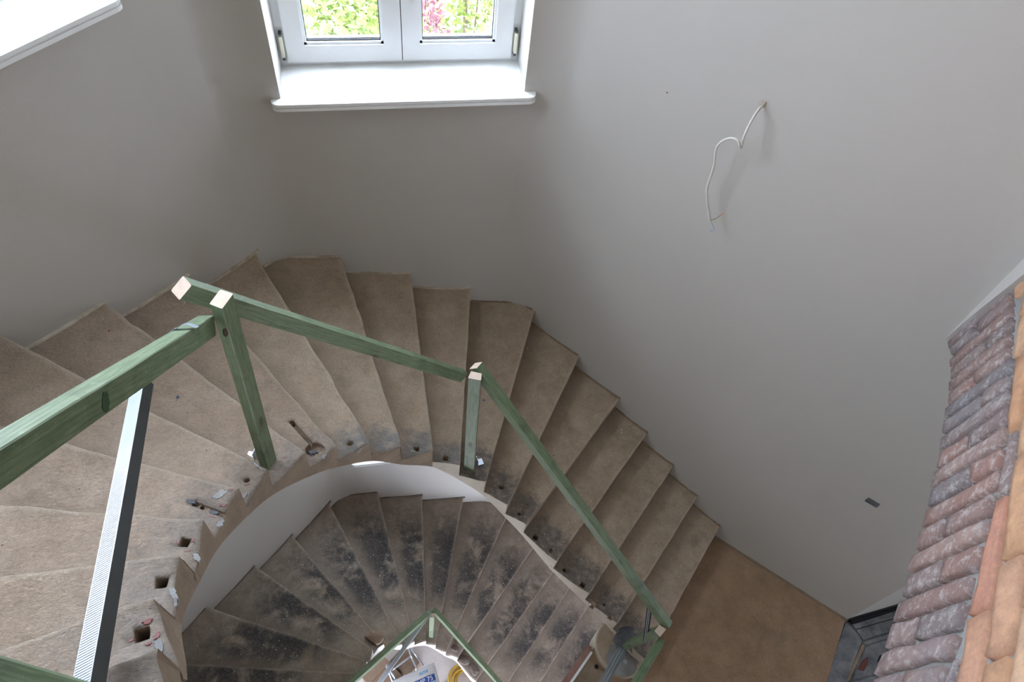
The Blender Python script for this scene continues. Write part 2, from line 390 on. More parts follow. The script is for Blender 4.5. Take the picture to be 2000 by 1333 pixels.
def make_window(name, o, ex, ey, w, z0, z1, depth, sill_z, label):
    """o: plan point of left jamb on the wall face; ex along wall, ey outward"""
    root = empty(name, (o.x, o.y, sill_z), kind='structure')
    def B(bm, x0, x1, y0, y1, za, zb, mi=0):
        c = []
        for z in (za, zb):
            for x, y in ((x0, y0), (x1, y0), (x1, y1), (x0, y1)):
                q = o + ex * x + ey * y; c.append((q.x, q.y, z))
        add_hex(bm, c, mi)
    sill_board('window_sill', root, 0, w, -.052, depth, sill_z, o, ex, ey)
    f = .045; y0 = depth - .0; y1 = depth + .07
    bm = bmesh.new()
    B(bm, 0, w, y0, y1, z0, z0 + f + .01); B(bm, 0, w, y0, y1, z1 - f, z1); B(bm, 0, f, y0, y1, z0 + f + .01, z1 - f); B(bm, w - f, w, y0, y1, z0 + f + .01, z1 - f)
    obj('window_frame', bm, M['pvc'], root)
    half = w / 2
    for k in range(2):
        a, b = (.036, half - .002) if k == 0 else (half + .002, w - .036)
        za, zb = z0 + .022, z1 - .03; sw = .080; ys = y0 - .016; ye = y0 + .05
        bm = bmesh.new()
        def mitre(side):
            # four mitred rails
            A = [(a, za), (b, za), (b, zb), (a, zb)]; I = [(a + sw, za + sw), (b - sw, za + sw), (b - sw, zb - sw), (a + sw, zb - sw)]
            for i in range(4):
                j = (i + 1) % 4; c = []
                for y in (ys, ye):
                    for (x, z) in (A[i], A[j], I[j], I[i]):
                        q = o + ex * x + ey * y; c.append((q.x, q.y, z))
                add_hex(bm, c)
        mitre(0)
        # sloped glazing bead
        g = .012
        for (x0, x1, zz0, zz1) in ((a + sw, b - sw, za + sw, za + sw + g), (a + sw, b - sw, zb - sw - g, zb - sw), (a + sw, a + sw + g, za + sw, zb - sw), (b - sw - g, b - sw, za + sw, zb - sw)):
            B(bm, x0, x1, ys + .010, ye, zz0, zz1)
        sash = obj('sash', bm, M['pvc'], root)
        bm = bmesh.new(); B(bm, a + sw + g, b - sw - g, ys + .022, ys + .026, za + sw + g, zb - sw - g)
        obj('glass_pane', bm, M['glass'], sash)
        bm = bmesh.new()
        for (x0, x1, zz0, zz1) in ((a + sw + g, b - sw - g, za + sw + g, za + sw + g + .005), (a + sw + g, a + sw + g + .004, za + sw + g, zb - sw - g), (b - sw - g - .004, b - sw - g, za + sw + g, zb - sw - g)):
            B(bm, x0, x1, ys + .019, ys + .022, zz0, zz1)
        obj('gasket', bm, M['gasket'], sash)
        bm = bmesh.new(); B(bm, a + sw + g, b - sw - g, ys + .028, ys + .042, za + sw + g, za + sw + g + .010)
        obj('spacer_bar', bm, M['steel_spacer'], sash)
    bm = bmesh.new(); B(bm, half - .0022, half + .0022, y0 - .0125, y0, z0 + .022, z1 - .03); obj('gasket', bm, M['gasket'], root)  # dark strip put in for the shade of the gap between the sashes
    for k, x in enumerate((.020, w - .020)):
        bm = bmesh.new(); B(bm, x - .008, x + .008, y0 - .034, y0, z0 + .055, z0 + .155); bevel(bm, .003, 1)
        h = obj('hinge_cover', bm, M['cream'], root)
        bm = bmesh.new(); B(bm, x - .006, x + .006, y0 - .030, y0, z0 + .158, z0 + .168); obj('hinge_pin', bm, M['dark_steel'], h)
        bm = bmesh.new(); B(bm, x - .006, x + .006, y0 - .028, y0, z0 + .040, z0 + .052); obj('hinge_pin', bm, M['dark_steel'], h)
    return root
EX, EY = Vector((1, 0)), Vector((0, 1))
make_window('window_1', Vector((WX0, YW)), EX, EY, WX1 - WX0, WZ0 + .03, WZ1, .255, 15.6 * S, '')
make_window('window_3', Vector((WX0, YW)), EX, EY, WX1 - WX0, LZ0, .60, .255, LZ0, '')
lo = KL - LWD * WL1
make_window('window_2', lo, LWD, -LN, WL1 - WL0, LSZ, 6.1, .255, LSZ, '')

# ------------------------------------------------------------------ stairs
WALLS = [(KW, KL, 'L'), (KL, KR, 'F'), (KR, KRE, 'R')]
def hit_walls(p, d):
    best = None
    for a, b, nme in WALLS:
        e = (b - a).normalized(); q = isect(p, d, a, e)
        s = (q - a).dot(e); t = (q - p).dot(d)
        if t > 0 and -.02 <= s <= (b - a).length + .02 and (best is None or t < best[0]): best = (t, q, nme)
    if best is None: 
        q = isect(p, d, KW, Vector((0, 1))); best = ((q - p).length, q, 'W')
    return best
def push(q, side):
    e = {'L': Vector((-LWD.y, LWD.x)), 'F': Vector((0, 1)), 'R': Vector((-RWD.y, RWD.x)), 'W': Vector((-1, 0))}[side]
    if side == 'R' and e.dot(Vector((1, 1))) < 0: e = -e
    if side == 'L' and e.dot(Vector((-1, 1))) < 0: e = -e
    return q + e * .05
def XY(v): return Vector((v.x, v.y))
NZ_U = {  # inner end pixel, and a second pixel on the nosing line
    -9: ((262, 1372), (150, 1432)), -8: ((301, 1268), (193, 1311)), -7: ((301, 1167), (0, 1269)), -6: ((350, 1080), (0, 1127)), -5: ((396, 1016), (0, 990)), -4: ((463, 955), (129, 870)),
    -3: ((520, 917), (0, 657)), -2: ((597, 885), (195, 582)), -1: ((655, 871), (363, 530)), 0: ((722, 863), (503, 486)), 1: ((785, 873), (663, 503)),
    2: ((846, 880), (802, 535)), 3: ((899, 908), (922, 564)), 4: ((949, 942), (1042, 596)), 5: ((992, 986), (1133, 688)), 6: ((1028, 1025), (1212, 778)),
    7: ((1088, 1097), (1264, 847)), 8: ((1152, 1160), (1314, 913)), 9: ((1207, 1219), (1360, 975)), 10: ((1262, 1290), (1408, 1026))}
NZ_L = {-6: None, -5: None, -4: ((693, 1316), (360, 1304)), -3: ((718, 1292), (402, 1189)), -2: ((728, 1270), (497, 1105)), -1: ((750, 1258), (574, 1047)), 0: ((786, 1259), (647, 982)),
    1: ((809, 1253), (737, 966)), 2: ((832, 1252), (825, 961)), 3: ((851, 1261), (910, 961)), 4: ((871, 1274), (983, 1020)), 5: ((893, 1286), (1036, 1080)),
    6: ((930, 1331), (1077, 1124)), 7: ((980, 1354), (1108, 1157)), 8: ((1040, 1357), (1142, 1197)), 9: ((1095, 1370), (1160, 1260))}
def nosings(tbl, noff):
    out = {}
    for k, v in tbl.items():
        if v is None: continue
        z = (11 - k - noff) * S
        a, b = XY(at(v[0], z)), XY(at(v[1], z)); d = (b - a).normalized()
        t, q, side = hit_walls(a, d); out[k] = (a, q, side, z)
    return out
NU = nosings(NZ_U, 0); NL = nosings(NZ_L, NOFF)
for k in (-5, -6):                                # hidden or cropped: same plan as the flight above
    a, q, s_, z = NU[k]; dl = NL[-4][0] - NU[-4][0]; NL[k] = (a + dl, q, s_, z - NOFF * S)
for k in (10, 11, 12):
    a, q, s_, z = NL[k - 1]; st = NL[9][0] - NL[8][0]; st2 = NL[9][1] - NL[8][1]
    NL[k] = (a + st * .9, q + st2 * .9, 'R', z - S)
for k in (-10, -11):
    a, q, s_, z = NU[k + 1]; st = NU[-9][0] - NU[-7][0]; NU[k] = (a + st * .5, q + Vector((0, -.28)), 'W', z + S)
def catmull(a, b, c, d, t): return .5 * ((2 * b) + (c - a) * t + (2 * a - 5 * b + 4 * c - d) * t * t + (-a + 3 * b - 3 * c + d) * t ** 3)
DELTA = .30 * S
STEPS = {}
def make_step(N, k, mats, root, tag_='U', jit=.003, nu=26, mv=6, thick=1.03):
    a1, o1, s1, z = N[k]; a0, o0, s0, _ = N[k - 1]
    am = N[k - 2][0] if k - 2 in N else a0 * 2 - a1
    an = N[k + 1][0] if k + 1 in N else a1 * 2 - a0
    outer = [push(o1, s1)]
    if s1 != s0:
        K = {frozenset('FL'): KL, frozenset('FR'): KR, frozenset('LW'): KW}.get(frozenset((s0, s1)))
        if K is not None: outer.append(push(push(K, s1), s0))
    outer.append(push(o0, s0))
    seg = [(outer[i + 1] - outer[i]).length for i in range(len(outer) - 1)]; tot = sum(seg)
    def O(v):
        if v > 1: return outer[-1] + (outer[-1] - outer[-2]).normalized() * tot * (v - 1)
        x = v * tot
        for i, l in enumerate(seg):
            if x <= l + 1e-9: return outer[i] + (outer[i + 1] - outer[i]) * (x / l)
            x -= l
        return outer[-1]
    def I(v):
        if v > 1: return a0 + (a0 - a1) * (v - 1)
        return catmull(an, a1, a0, am, v)
    vs = [0, .02, .08, .25, .5, .78, 1.0, 1.12]
    bm = bmesh.new(); uvl = bm.loops.layers.uv.new('UVMap')
    us = [0, .012, .03] + [.03 + .97 * (i + 1) / nu for i in range(nu)]
    off = Vector((3.1 * k, 1.7 if tag_ == 'U' else 9.2, 0))
    rows = []
    for iu, u in enumerate(us):
        top = []; bot = []
        for iv, v in enumerate(vs):
            p = I(v) * (1 - u) + O(v) * u
            zz = z + DELTA * max(0, v) ** 1.6
            if iv == 0:
                zz -= .006
            nn = noise.noise_vector(Vector((p.x * 9, p.y * 9, z)) + off)
            nf = noise.noise_vector(Vector((p.x * 38, p.y * 38, z)) + off)
            amp = jit * (1.6 if iv <= 1 else .8)
            chip = 0
            if u < .05 and iv <= 1: chip = 1
            P = Vector((p.x, p.y, zz)) + Vector((nn.x, nn.y, nn.z * .5)) * amp + nf * amp * .6
            if u == 0: P += Vector((nf.x, nf.y, 0)) * jit * 1.5; P.z -= .004
            if u < .02 and iv == 0: P += Vector(((O(.5) - I(.5)).normalized().x, (O(.5) - I(.5)).normalized().y, 0)) * .010
            top.append((P, u, v))
        for iv, v in enumerate(vs):
            vv = max(v, .035)
            p = I(vv) * (1 - u) + O(vv) * u
            zb = z - thick * S + S * v
            zb = min(zb, z + DELTA * v ** 1.6 - .02)
            bot.append((Vector((p.x, p.y, zb)), u, v))
        # riser: overhang set back a little
        v = .035; p = I(v) * (1 - u) + O(v) * u
        mid = (Vector((p.x, p.y, z - .035)), u, 0)
        rows.append((top, bot, mid))
    G = []
    for top, bot, mid in rows:
        G.append(([bm.verts.new(t[0]) for t in top], [bm.verts.new(t[0]) for t in bot], bm.verts.new(mid[0]), top, bot))
    def face(vl, uvs, mi, sm=True):
        f = bm.faces.new(vl); f.material_index = mi; f.smooth = sm
        for lp, uv in zip(f.loops, uvs): lp[uvl].uv = uv
    nv = len(vs)
    for i in range(len(G) - 1):
        A, B = G[i], G[i + 1]; ua, ub = us[i], us[i + 1]
        for j in range(nv - 1):
            face([A[0][j], B[0][j], B[0][j + 1], A[0][j + 1]], [(max(ua, .001), vs[j]), (ub, vs[j]), (ub, vs[j + 1]), (max(ua, .001), vs[j + 1])], 0)
            face([A[1][j + 1], B[1][j + 1], B[1][j], A[1][j]], [(-1, 0)] * 4, 1)
        face([A[0][0], A[2], B[2], B[0][0]], [(ua + .3, .5), (ua + .3, .5), (ub + .3, .5), (ub + .3, .5)], 2, False)
        face([A[2], A[1][0], B[1][0], B[2]], [(ua + .3, .5), (ua + .3, .5), (ub + .3, .5), (ub + .3, .5)], 2, False)
        face([A[0][nv - 1], B[0][nv - 1], B[1][nv - 1], A[1][nv - 1]], [(-1, 0)] * 4, 1, False)
    for g in (G[0], G[-1]):
        for j in range(nv - 1):
            face([g[0][j], g[0][j + 1], g[1][j + 1], g[1][j]], [(-1, 0)] * 4, 1, False)
        face([g[0][0], g[1][0], g[2]], [(-1, 0)] * 3, 1, False)
    o = obj('step', bm, mats, root)
    STEPS[(tag_, k)] = o
    return o
bpy.context.view_layer.update()
stairU = empty('stone_staircase', (0.2, 1.2, 0), label='upper winding stone staircase with worn beige treads, under the green rails', cat='staircase')
stairL = empty('stone_staircase', (0.2, 1.2, ZG), label='lower winding stone staircase with black worn treads, seen down the stairwell', cat='staircase')
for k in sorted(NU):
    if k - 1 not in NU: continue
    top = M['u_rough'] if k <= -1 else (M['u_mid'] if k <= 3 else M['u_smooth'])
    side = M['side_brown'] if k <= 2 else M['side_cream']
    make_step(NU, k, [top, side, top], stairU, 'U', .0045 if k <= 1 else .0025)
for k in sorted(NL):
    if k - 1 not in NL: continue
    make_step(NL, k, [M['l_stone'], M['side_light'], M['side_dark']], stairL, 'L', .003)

# landing slab
ld = bmesh.new()
n10a, n10o = NU[10][0], NU[10][1]
back = (n10a - NU[9][0]).normalized() * -.04
T0, T1 = XY(at((1650, 1215), 0)), XY(at((1615, 1333), 0)); TD = (T1 - T0).normalized()
E0, E1 = XY(at((1163, 1262), 0)), XY(at((1115, 1333), 0)); ED = (E1 - E0).normalized()
rn = Vector((-RWD.y, RWD.x)); rn = rn if rn.dot(Vector((1, 1))) > 0 else -rn
LAND = [E0 + (n10o - n10a).normalized() * .03 , n10o + back + rn * .04, KRE + rn * .04, T0, T0 + TD * 2.6, E0 + ED * 1.9]
bmb = bmesh.new(); add_prism(bmb, [(p.x, p.y) for p in LAND], -.22, 0)
land = tag(obj('floor', bmb, M['landing']), kind='structure')
# screed edge against the wall, slightly raised and ragged
bmb = bmesh.new(); N = 26; a = n10o; b = KRE
for i in range(N):
    p0 = a + (b - a) * (i / N); p1 = a + (b - a) * ((i + 1) / N)
    w0 = .012 + .012 * noise.noise(Vector((i * .7, 1, 0))); w1 = .012 + .012 * noise.noise(Vector(((i + 1) * .7, 1, 0)))
    add_hex(bmb, [(*(p0 + rn * .02), -.01), (*(p1 + rn * .02), -.01), (*(p1 - rn * w1 * 1.4), -.01), (*(p0 - rn * w0 * 1.4), -.01),
                  (*(p0 + rn * .02), .03), (*(p1 + rn * .02), .03), (*(p1 - rn * w1 * .6), .012), (*(p0 - rn * w0 * .6), .012)])
obj('skirting_mortar', bmb, M['side_brown'], land)
# stair string edge of the landing: stone coping, white strip, red painted brick face below
def strip(name, p, d, n0, n1, s0, s1, z0, z1, mat, parent):
    nn = Vector((-d.y, d.x)); nn = nn if nn.dot(Vector((-1, 1))) > 0 else -nn
    b = bmesh.new(); q = [p + d * s0 + nn * n0, p + d * s1 + nn * n0, p + d * s1 + nn * n1, p + d * s0 + nn * n1]
    add_prism(b, [(x.x, x.y) for x in q], z0, z1); return obj(name, b, mat, parent)
NE = Vector((-ED.y, ED.x)); NE = NE if NE.dot(Vector((-1, 1))) > 0 else -NE
strip('red_facing', E0, ED, .0, .045, .0, 1.8, -.24, -.075, M['red_paint'], land)
strip('white_edge_strip', E0, ED, -.010, .004, .05, 1.8, -.10, .012, M['white'], land)
strip('coping', E0, ED, -.15, -.012, .10, 1.8, -.02, .008, M['side_brown'], land)

# hall floor: worn painted boards with a mitred border
hall = empty('floor', (3.2, .5, -.03), kind='structure')
def board(pts, z, h, mat='greyboard', name='board', parent=hall):
    b = bmesh.new(); add_prism(b, [(at(q, z).x, at(q, z).y) for q in pts], z - h, z); bevel(b, .0025, 1); return obj(name, b, M[mat], parent)
board([(1652, 1210), (2050, 1080), (2050, 1600), (1500, 1600)], -.03, .19, 'greyboard', 'bedding')
board([(1655, 1206), (1800, 1155), (1800, 1176), (1666, 1219)], -.009, .03, 'blackgap')  # black sheet in place of the dark gap along the wall foot
board([(1666, 1220), (1790, 1180), (1790, 1194), (1672, 1229)], -.012, .03)
board([(1672, 1231), (1790, 1196), (1790, 1218), (1686, 1251)], -.02, .03)
board([(1652, 1216), (1670, 1231), (1684, 1253), (1652, 1333), (1640, 1362), (1600, 1362), (1611, 1333)], -.004, .03)
board([(1684, 1255), (1790, 1223), (1785, 1231), (1690, 1260)], -.012, .03)
board([(1684, 1257), (1690, 1262), (1659, 1331), (1650, 1333)], -.012, .03, 'side_brown')
board([(1691, 1263), (1742, 1247), (1722, 1316), (1664, 1329)], -.028, .03)
board([(1744, 1247), (1790, 1235), (1770, 1310), (1722, 1318)], -.018, .03)
board([(1650, 1336), (1790, 1300), (1780, 1360), (1640, 1370)], -.018, .03)
for pts in ([(1683, 1292), (1696, 1283), (1696, 1298), (1687, 1312), (1675, 1308)], [(1718, 1281), (1724, 1279), (1722, 1287), (1712, 1296)]):
    board(pts, -.026, .004, 'redw' if pts[0][0] < 1700 else 'blackgap', 'paint_flake')
# black strip put in for the dark gap under the hall wall
n2 = Vector((-HALLD.y, HALLD.x))
b = bmesh.new(); q = [KRE - n2 * .004, KH - n2 * .004, KH + n2 * .02, KRE + n2 * .02]; add_prism(b, [(x.x, x.y) for x in q], -.03, .045)
tag(obj('gap_shade_strip', b, M['blackgap']), kind='structure')

# round newel disc with the dark socket
nw = at((1219, 1262), .05); nr = .185
newel = empty('newel_base', (nw.x, nw.y, 0), label='round stone newel base at the bottom of the upper flight beside the landing', cat='stone base')
def disc(bm, c, r, z0, z1, n=40, jit=.004, squash=None):
    pts = []
    for i in range(n):
        a = 2 * math.pi * i / n; rr = r + jit * noise.noise(Vector((math.cos(a) * 3, math.sin(a) * 3, z0)))
        pts.append((c.x + math.cos(a) * rr, c.y + math.sin(a) * rr))
    add_prism(bm, pts, z0, z1)
b = bmesh.new(); disc(b, nw, nr, -.24, .05); obj('stone_drum', b, M['side_cream'], newel)
b = bmesh.new(); disc(b, nw, nr - .012, .05, .056); obj('cap', b, M['u_mid'], newel)
b = bmesh.new(); c2 = at((1215, 1288), .06); disc(b, c2, .10, .0565, .060, 24, .03); obj('mortar_patch', b, M['patch'], newel)
b = bmesh.new(); c3 = at((1221, 1293), .062); disc(b, c3, .013, .058, .066, 16, 0); obj('steel_washer', b, M['zinc'], newel)

# ------------------------------------------------------------------ ray casting onto what is built
bpy.context.view_layer.update()
def build_bvh():
    vs, ps = [], []
    for o in C.objects:
        if o.type != 'MESH' or o.name.split('.')[0] not in ('step', 'floor', 'wall_right', 'wall_front', 'wall_left', 'stone_drum', 'cap', 'coping'): continue
        b0 = len(vs); mw = o.matrix_world; vs += [mw @ v.co for v in o.data.vertices]; ps += [[b0 + i for i in p.vertices] for p in o.data.polygons]
    return BVHTree.FromPolygons(vs, ps)
BV = build_bvh()
def cast(q):
    h = BV.ray_cast(EYE, ray(*q)); return (h[0], h[1] if h[1].dot(ray(*q)) < 0 else -h[1]) if h[0] is not None else (at(q, 0), Vector((0, 0, 1)))

# baluster sockets cut out of the treads
def cutter(c, du, dv, depth, round_=False, n=20):
    bm = bmesh.new(); up = Vector((0, 0, 1)); pts = []
    if round_:
        pts = [(c + du * math.cos(2 * math.pi * i / n) + dv * math.sin(2 * math.pi * i / n)) for i in range(n)]
    else:
        for (a, b_) in ((-1, -1), (0, -1.08), (1, -1), (1.1, 0), (1, 1), (0, 1.06), (-1, 1), (-1.07, 0)): pts.append(c + du * a + dv * b_)
    add_prism(bm, [(p.x, p.y) for p in pts], c.z - depth, c.z + .15)
    bmesh.ops.recalc_face_normals(bm, faces=bm.faces)
    me = bpy.data.meshes.new('cut'); bm.to_mesh(me); bm.free(); o = bpy.data.objects.new('cut', me); C.objects.link(o); return o
holes = {}
def hole(k, px, size, depth=.07, round_=False, slot=None, fl='U'):
    c, n = cast(px)
    a, o_ = (NU if fl == 'U' else NL)[k][0], (NU if fl == 'U' else NL)[k][1]
    if slot is not None:
        e, _ = cast(slot); d = Vector((e.x - c.x, e.y - c.y, 0)); mid = (c + e) / 2
        du = d / 2; dv = Vector((-d.y, d.x, 0)).normalized() * size / 2; mid.z = min(c.z, e.z)
        cu = cutter(mid, du, dv, depth)
    else:
        d = (o_ - a).normalized(); du = Vector((d.x, d.y, 0)) * size / 2; dv = Vector((-d.y, d.x, 0)) * size / 2
        cu = cutter(c, du, dv, depth, round_)
    holes.setdefault((fl, k), []).append(cu)
hole(-7, (278, 1241), .026); hole(-6, (316, 1140), .024); hole(-5, (361, 1061), .024)
hole(-3, (482, 939), .019, .02, True); hole(-4, (378, 984), .016, .012, slot=(438, 1008)); hole(-4, (393, 989), .012, .05)
hole(-1, (568, 824), .017, .022, slot=(606, 866)); hole(-1, (616, 880), .075, .03, True); hole(-1, (573, 826), .012, .06)
hole(0, (684, 867), .026, .02, True); hole(1, (740, 843), .022, .010, slot=(754, 869)); hole(1, (739, 843), .012, .05); hole(1, (745, 854), .012, .05); hole(1, (752, 868), .018, .05)
hole(2, (813, 878), .026, .05); hole(3, (870, 896), .026, .05); hole(5, (979, 952), .028, .07, True)
hole(6, (1028, 985), .016, .012, slot=(1014, 1004)); hole(6, (1014, 1003), .016, .05)
hole(7, (1046, 1050), .030, .07); hole(7, (1077, 1077), .026, .03); hole(8, (1102, 1115), .026, .04, True); hole(8, (1138, 1143), .030, .07)
hole(9, (1158, 1181), .030, .07); hole(9, (1180, 1182), .016, .03); hole(9, (1192, 1207), .030, .03, True)
bpy.context.view_layer.update()
deps = None
for key, cuts in holes.items():
    o = STEPS[key]
    mods = []
    for cu in cuts:
        md = o.modifiers.new('b', 'BOOLEAN'); md.operation = 'DIFFERENCE'; md.solver = 'EXACT'; md.object = cu; mods.append(md)
    bpy.context.view_layer.update()
    dg = bpy.context.evaluated_depsgraph_get(); me = bpy.data.meshes.new_from_object(o.evaluated_get(dg))
    if len(me.polygons) > 50:
        old = o.data; o.modifiers.clear(); o.data = me
    else: o.modifiers.clear()
    for cu in cuts: bpy.data.objects.remove(cu)
b = bmesh.new(); c = at((1165, 1303), .01); disc(b, c, .014, .0085, .0095, 18, 0); obj('hole_shade_disc', b, M['blackgap'], land)  # flat black disc painted in for the dark inside of the hole

# flaked paint and mortar around the sockets (thin real layers)
def blob(name, k, px, rx, ry, mat, ang=0, h=.0022, parent=None, n=18, seed=0):
    c, nn = cast(px); e1 = Vector((math.cos(ang), math.sin(ang), 0)); e1 = (e1 - nn * e1.dot(nn)).normalized(); e2 = nn.cross(e1)
    bm = bmesh.new(); lo, hi = [], []
    for i in range(n):
        a = 2 * math.pi * i / n; rr = 1 + .75 * noise.noise(Vector((math.cos(a) * 2.6 + seed * 3.3, math.sin(a) * 2, seed)))
        p = c + e1 * math.cos(a) * rx * rr + e2 * math.sin(a) * ry * rr
        lo.append(bm.verts.new(p - nn * .004)); hi.append(bm.verts.new(p * .85 + c * .15 + nn * h))
    bm.faces.new(lo[::-1]); bm.faces.new(hi)
    for i in range(n): bm.faces.new((lo[i], lo[(i + 1) % n], hi[(i + 1) % n], hi[i]))
    return obj(name, bm, M[mat], parent if parent else STEPS[('U', k)])
sd = 1
blob('socket_shade', 10, (1224, 1247), .085, .080, 'patch_dark', 0, .002, seed=.2)  # flat dark patch that paints the shade of the round recess
for (k, px, rx, ry, mat, ang) in [(-7, (289, 1215), .016, .010, 'red_paint', .6), (-7, (307, 1243), .016, .008, 'red_paint', 1.4), (-7, (256, 1252), .008, .005, 'red_paint', .2), (-7, (290, 1259), .009, .006, 'red_paint', .4), (-7, (310, 1262), .022, .010, 'patch', 1.9),
        (-6, (338, 1160), .026, .010, 'patch', 2.0), (-6, (345, 1180), .014, .008, 'patch', 2.0), (-5, (377, 1056), .012, .006, 'red_paint', 1.4), (-5, (366, 1077), .014, .005, 'red_paint', .1), (-5, (349, 1060), .003, .010, 'red_paint', .1), (-5, (384, 1090), .020, .010, 'patch', 2.0),
        (-4, (372, 980), .022, .010, 'patch_dark', -.4), (-4, (418, 1002), .020, .010, 'patch_dark', -.4), (-4, (437, 988), .014, .008, 'red_paint', .4), (-4, (416, 1010), .020, .004, 'red_paint', -.3), (-4, (430, 1024), .020, .012, 'patch', 1.0), (-4, (430, 966), .026, .016, 'patch', .5),
        (-3, (482, 948), .016, .005, 'red_paint', .3), (-3, (452, 957), .010, .005, 'red_paint', .3), (-3, (476, 970), .022, .010, 'patch', 1.1), (-3, (505, 910), .030, .014, 'patch', -.5),
        (-2, (556, 893), .010, .008, 'red_paint', 1.0), (-1, (632, 892), .020, .010, 'patch', .9), (0, (702, 880), .028, .014, 'patch', .6), (1, (760, 858), .020, .016, 'patch', .2), (2, (806, 882), .020, .012, 'patch', 0), (4, (940, 925), .022, .02, 'patch_dark', 0),
        (7, (1062, 1065), .05, .022, 'patch_dark', -.9), (8, (1122, 1130), .05, .022, 'patch_dark', -.9), (9, (1175, 1192), .05, .024, 'patch_dark', -.9)]:
    if mat == 'patch_dark' and k >= 4: continue
    blob('paint_flake' if mat == 'red_paint' else 'mortar_patch', k, px, rx * (.62 if mat == 'red_paint' else .8), ry * (.62 if mat == 'red_paint' else .8), mat, ang, .0012 + .0004 * (sd % 3), seed=sd); sd += 1
# baluster remains inside the deep round hole
blob('lead_plug', -1, (611, 884), .022, .012, 'patch_dark', .3, .004, seed=44)

# mortar fillet along the wall above each tread
def fillet(fl, N, k, mat):
    a1, o1, s1, z = N[k]; a0, o0, s0, _ = N[k - 1]
    pts = [o1]
    if s1 != s0:
        K = {frozenset('FL'): KL, frozenset('FR'): KR}.get(frozenset((s0, s1)))
        if K is not None: pts.append(K)
    pts.append(o0)
    bm = bmesh.new(); tot = sum((pts[i + 1] - pts[i]).length for i in range(len(pts) - 1)); run = 0
    for i in range(len(pts) - 1):
        p, q = pts[i], pts[i + 1]; L = (q - p).length
        if L < .03: run += L; continue
        side = s1 if (i == 0 and len(pts) > 2) or len(pts) == 2 and True else s0
        if len(pts) == 2: side = s1 if s1 == s0 else s0
        nrm = push(p, side) - p; nrm.normalize(); n_ = max(3, int(L / .025)); prev = None
        for j in range(n_ + 1):
            s = j / n_; c = p + (q - p) * s; v = (run + L * s) / tot; zt = z + DELTA * v ** 1.6
            nz = noise.noise(Vector((c.x * 40, c.y * 40, z))); h = (.010 + .006 * nz) ; wd = .012 + .006 * noise.noise(Vector((c.x * 33, c.y * 33, z + 4)))
            ring = [bm.verts.new((*(c + nrm * .03), zt - .02)), bm.verts.new((*(c - nrm * wd), zt - .004)), bm.verts.new((*(c - nrm * wd * .6), zt + h * .8)), bm.verts.new((*(c + nrm * .03), zt + h))]
            if prev:
                for m in range(4): bm.faces.new((prev[m], prev[(m + 1) % 4], ring[(m + 1) % 4], ring[m]))
            else: bm.faces.new(ring)
            prev = ring
        bm.faces.new(prev[::-1]); run += L
    obj('mortar_fillet', bm, M[mat], STEPS[(fl, k)])
for k in range(-3, 11): fillet('U', NU, k, 'fillet' if k in (-2, -1, 0, 1, 2, 3) else 'side_brown')
for k in range(-4, 4): fillet('L', NL, k, 'side_dark')

# ------------------------------------------------------------------ brick arch wall
J = Vector((2.3013, 1.3453)); az = math.radians(-131); AD = Vector((math.cos(az), math.sin(az))); AN = Vector((-AD.y, AD.x))
if AN.dot(-J) < 0: AN = -AN                                  # towards the stairwell
def lerp_tab(tab, x):
    if x <= tab[0][0]: return tab[0][1]
    for (a, b), (c, d) in zip(tab, tab[1:]):
        if x <= c: 
            t = (x - a) / (c - a); return b + (d - b) * t
    return tab[-1][1]
INT = [(-1, 13.5), (0, 14.0), (1.0, 14.38), (2.0, 14.6), (3, 14.72), (4, 14.80), (5.2, 14.84), (6, 14.80), (7, 14.68), (8, 14.52), (9, 14.28), (10, 13.95), (12, 13.1)]
EXT = [(-1, 15.5), (0, 16.05), (1.0, 16.35), (2.0, 16.52), (3, 16.66), (4.4, 16.80), (5.6, 16.86), (6.5, 16.80), (7.5, 16.66), (8.5, 16.5), (10, 16.05), (12, 15.2)]
def AP(s, z, out=0.0):  # s, z in risers
    q = J + AD * (s * S) + AN * out; return Vector((q.x, q.y, z * S))
SMAX = 11.5
arch = empty('brick_arch', (J.x, J.y, 14 * S), label='rough brick arch wall with upright old bricks and orange bricks above, at right', cat='arch')
bm = bmesh.new(); NS = 46; ssl = [-.6 + (SMAX + .6) * i / NS for i in range(NS + 1)]
prev = None
for s in ssl:
    zi = lerp_tab(INT, s); ring = [bm.verts.new(AP(s, zi + .03, -.008)), bm.verts.new(AP(s, ZT / S, -.008)), bm.verts.new(AP(s, ZT / S, -.26)), bm.verts.new(AP(s, zi, -.26))]
    if prev:
        for m in range(4): bm.faces.new((prev[m], prev[(m + 1) % 4], ring[(m + 1) % 4], ring[m]))
    else: bm.faces.new(ring)
    prev = ring
bm.faces.new(prev[::-1]); obj('mortar', bm, M['mortar'], arch)
